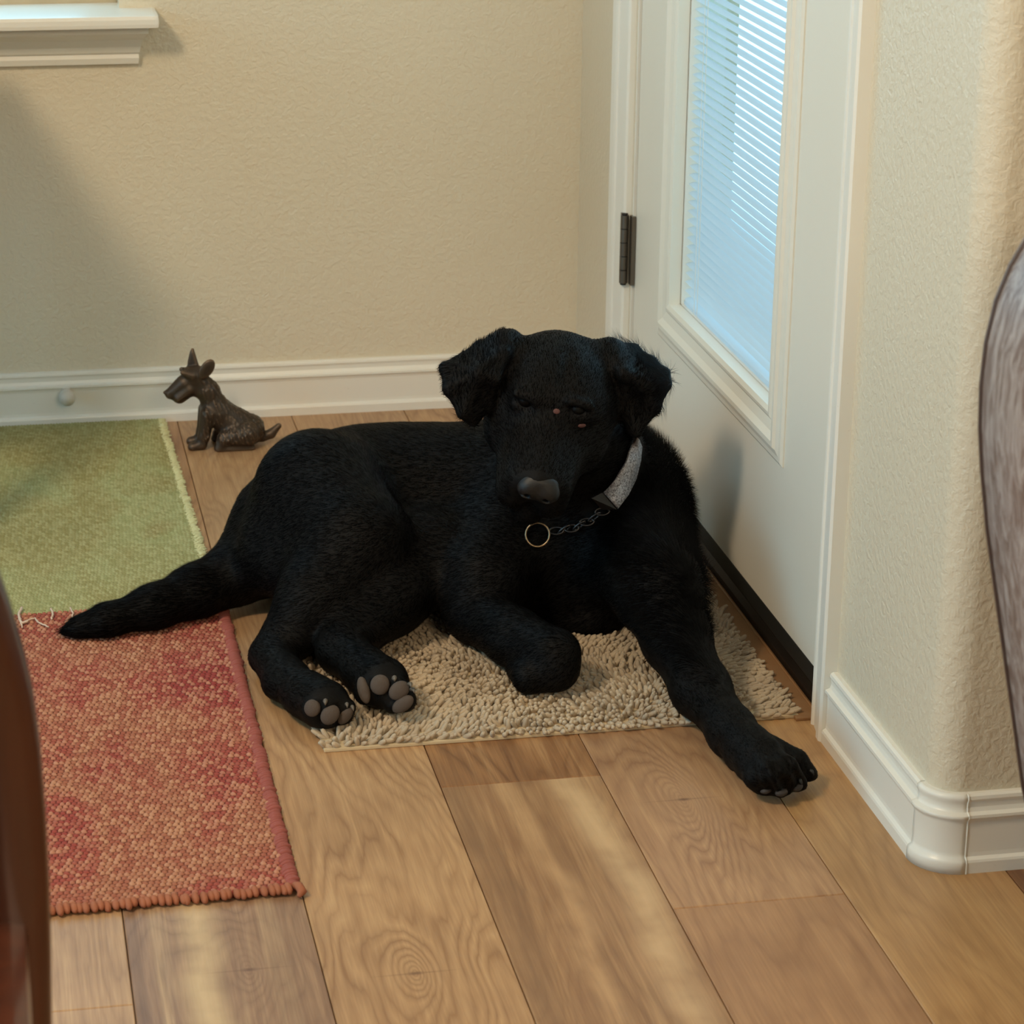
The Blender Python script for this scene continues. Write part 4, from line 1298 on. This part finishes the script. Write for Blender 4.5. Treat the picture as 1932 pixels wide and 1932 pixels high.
st = mesh_np('terrier_figurine', V_, Q_, M_BRONZE, None, True)
tag(st, 'small dark bronze figurine of a sitting terrier near the back baseboard', 'figurine')

# ------------------------------------------------------------------ leather chair at the right edge
def mat_leather():
    n = N('brushed_grey_brown_leather'); v = n.coords()
    mp = n.n('ShaderNodeMapping'); mp.inputs['Scale'].default_value = (110, 110, 26); mp.inputs['Rotation'].default_value = (0, .35, 0); n.l(v, mp.inputs[0])
    st = n.noise(mp.outputs[0], 1.0, 4, .65, 1.2)
    c = n.mix(n.ramp(st, [(.38, (0, 0, 0)), (.66, (1, 1, 1))]), srgb(116, 98, 90), srgb(170, 160, 156))
    return n.set(c, .42, 0, n.bump(st, .3, .0012), Specular_IOR_Level=.55)


M_LEA = mat_leather(); M_DARKWOOD = mat_plain('espresso_wood', (46, 28, 20), .35)
yc = 1.87
edge = [(P(px - 7, py, yc)[0], P(px, py, yc)[2]) for px, py in ((1928, 1470), (1910, 1340), (1893, 1220), (1876, 1100), (1861, 990), (1851, 880), (1847, 800),
                                                            (1849, 720), (1858, 640), (1877, 560), (1904, 495), (1936, 440), (1990, 385), (2070, 345), (2180, 325))]
edge = [(.862, .18)] + edge
xm = edge[-1][0] + .11
outl = edge + [(2 * xm - x, z) for x, z in edge[::-1]]
ac = empty('leather_chair', (xm, 1.95, 0)); tag(ac, 'greyish brown brushed leather chair cut off by the right edge', 'chair')
bm = bmesh.new(); lay = []
for yy, ins in ((yc - .112, .040), (yc - .106, .020), (yc - .095, .006), (yc - .080, 0), (yc - .006, 0), (yc - .001, .003), (yc + .002, .010)):
    cx, cz = xm, .55
    lay.append([bm.verts.new((x + (cx - x) / max(math.hypot(cx - x, cz - z), 1e-6) * ins, yy, z + (cz - z) / max(math.hypot(cx - x, cz - z), 1e-6) * ins)) for x, z in outl])
for A, B in zip(lay, lay[1:]):
    for k in range(len(outl)): bm.faces.new((A[k], A[(k + 1) % len(outl)], B[(k + 1) % len(outl)], B[k]))
bm.faces.new(lay[0]); bm.faces.new(lay[-1][::-1])
o = from_bm('backrest', bm, M_LEA, ac, True); 
bm = bmesh.new(); tube(bm, [(x - .0002, yc - .012, z) for x, z in edge], .0022, 8); from_bm('piping', bm, mat_plain('dark_seam_piping', (74, 58, 52), .5), ac, True)
box('seat', (.885, 1.32, .36), (2 * xm - .885, 1.755, .48), M_LEA, ac, .03)
for lx in (.895, 2 * xm - .925):
    for ly in (1.35, 1.80): box('leg', (lx, ly, 0), (lx + .03, ly + .03, .37), M_DARKWOOD, ac, .003)

# ------------------------------------------------------------------ wooden dining chair at the left edge
n = N('cherry_wood'); v = n.coords(scale=(60, 60, 5))
st = n.noise(v, 1.0, 3, .6, .4)
M_CHERRY = n.set(n.mix(st, srgb(48, 22, 12), srgb(92, 44, 24)), .28, 0, None, Coat_Weight=.5, Coat_Roughness=.15)
yc = 1.5
hoop = [(P(px, py, yc)[0], P(px, py, yc)[2]) for px, py in ((97, 1932), (96, 1780), (93, 1650), (86, 1520), (76, 1400), (62, 1300), (42, 1220), (20, 1145), (0, 1090), (-30, 1020), (-75, 945), (-130, 880), (-200, 825), (-290, 785))]
hoop = [(hoop[0][0], .30), ] + hoop
xm = hoop[-1][0] - .03
full = hoop + [(2 * xm - x, z) for x, z in hoop[::-1]]
dc = empty('dining_chair', (xm, 1.5, 0)); tag(dc, 'glossy reddish brown wooden dining chair cut off by the left edge', 'chair')
bm = bmesh.new(); sec = []
for k, (x, z) in enumerate(full):
    a = full[max(k - 1, 0)]; b = full[min(k + 1, len(full) - 1)]; t = unit((b[0] - a[0], b[1] - a[1])); nx, nz = t[1], -t[0]
    wd = .075; sec.append([bm.verts.new((x - nx * u, yc + w_, z - nz * u)) for u, w_ in ((0, -.010), (.003, -.017), (.012, -.020), (wd - .008, -.020), (wd, -.012), (wd, .012), (.012, .020), (.003, .016), (0, .010))])
for A, B in zip(sec, sec[1:]):
    for k in range(9): bm.faces.new((A[k], A[(k + 1) % 9], B[(k + 1) % 9], B[k]))
bm.faces.new(sec[0]); bm.faces.new(sec[-1][::-1])
from_bm('back_frame', bm, M_CHERRY, dc, True)
bm = bmesh.new(); add_box(bm, (xm - .06, yc - .008, .46), (xm + .06, yc + .008, hoop[-1][1] - .03), .004); from_bm('splat', bm, M_CHERRY, dc)
bm = bmesh.new(); add_box(bm, (2 * xm - hoop[0][0] + .01, yc - .42, .42), (hoop[0][0] - .012, yc + .01, .455), .01); from_bm('seat', bm, M_CHERRY, dc)
for lx in (hoop[0][0] - .045, 2 * xm - hoop[0][0] + .012):
    for ly in (yc - .018, yc - .40):
        bm = bmesh.new(); tube(bm, [(lx + .016, ly + .018, 0), (lx + .016, ly + .018, .32 if ly > yc - .1 else .43)], [.014, .022], 10); from_bm('leg', bm, M_CHERRY, dc, True)

# ------------------------------------------------------------------ unseen table added left of the frame to shade the lower wall
tb = empty('side_table', (-.36, 3.48, 0)); tag(tb, 'unseen reddish brown table on the olive green rug, added to shade the lower back wall', 'table')
bm = bmesh.new(); add_box(bm, (-.66, 3.25, .69), (-.06, 3.70, .72), .012); from_bm('table_top', bm, M_CHERRY, tb)
bm = bmesh.new(); add_box(bm, (-.62, 3.29, .53), (-.10, 3.66, .69), .004); from_bm('drawer_box', bm, M_CHERRY, tb)
for lx in (-.615, -.140):
    for ly in (3.295, 3.62): box('leg', (lx, ly, 0.0086), (lx + .035, ly + .035, .54), M_CHERRY, tb, .004)
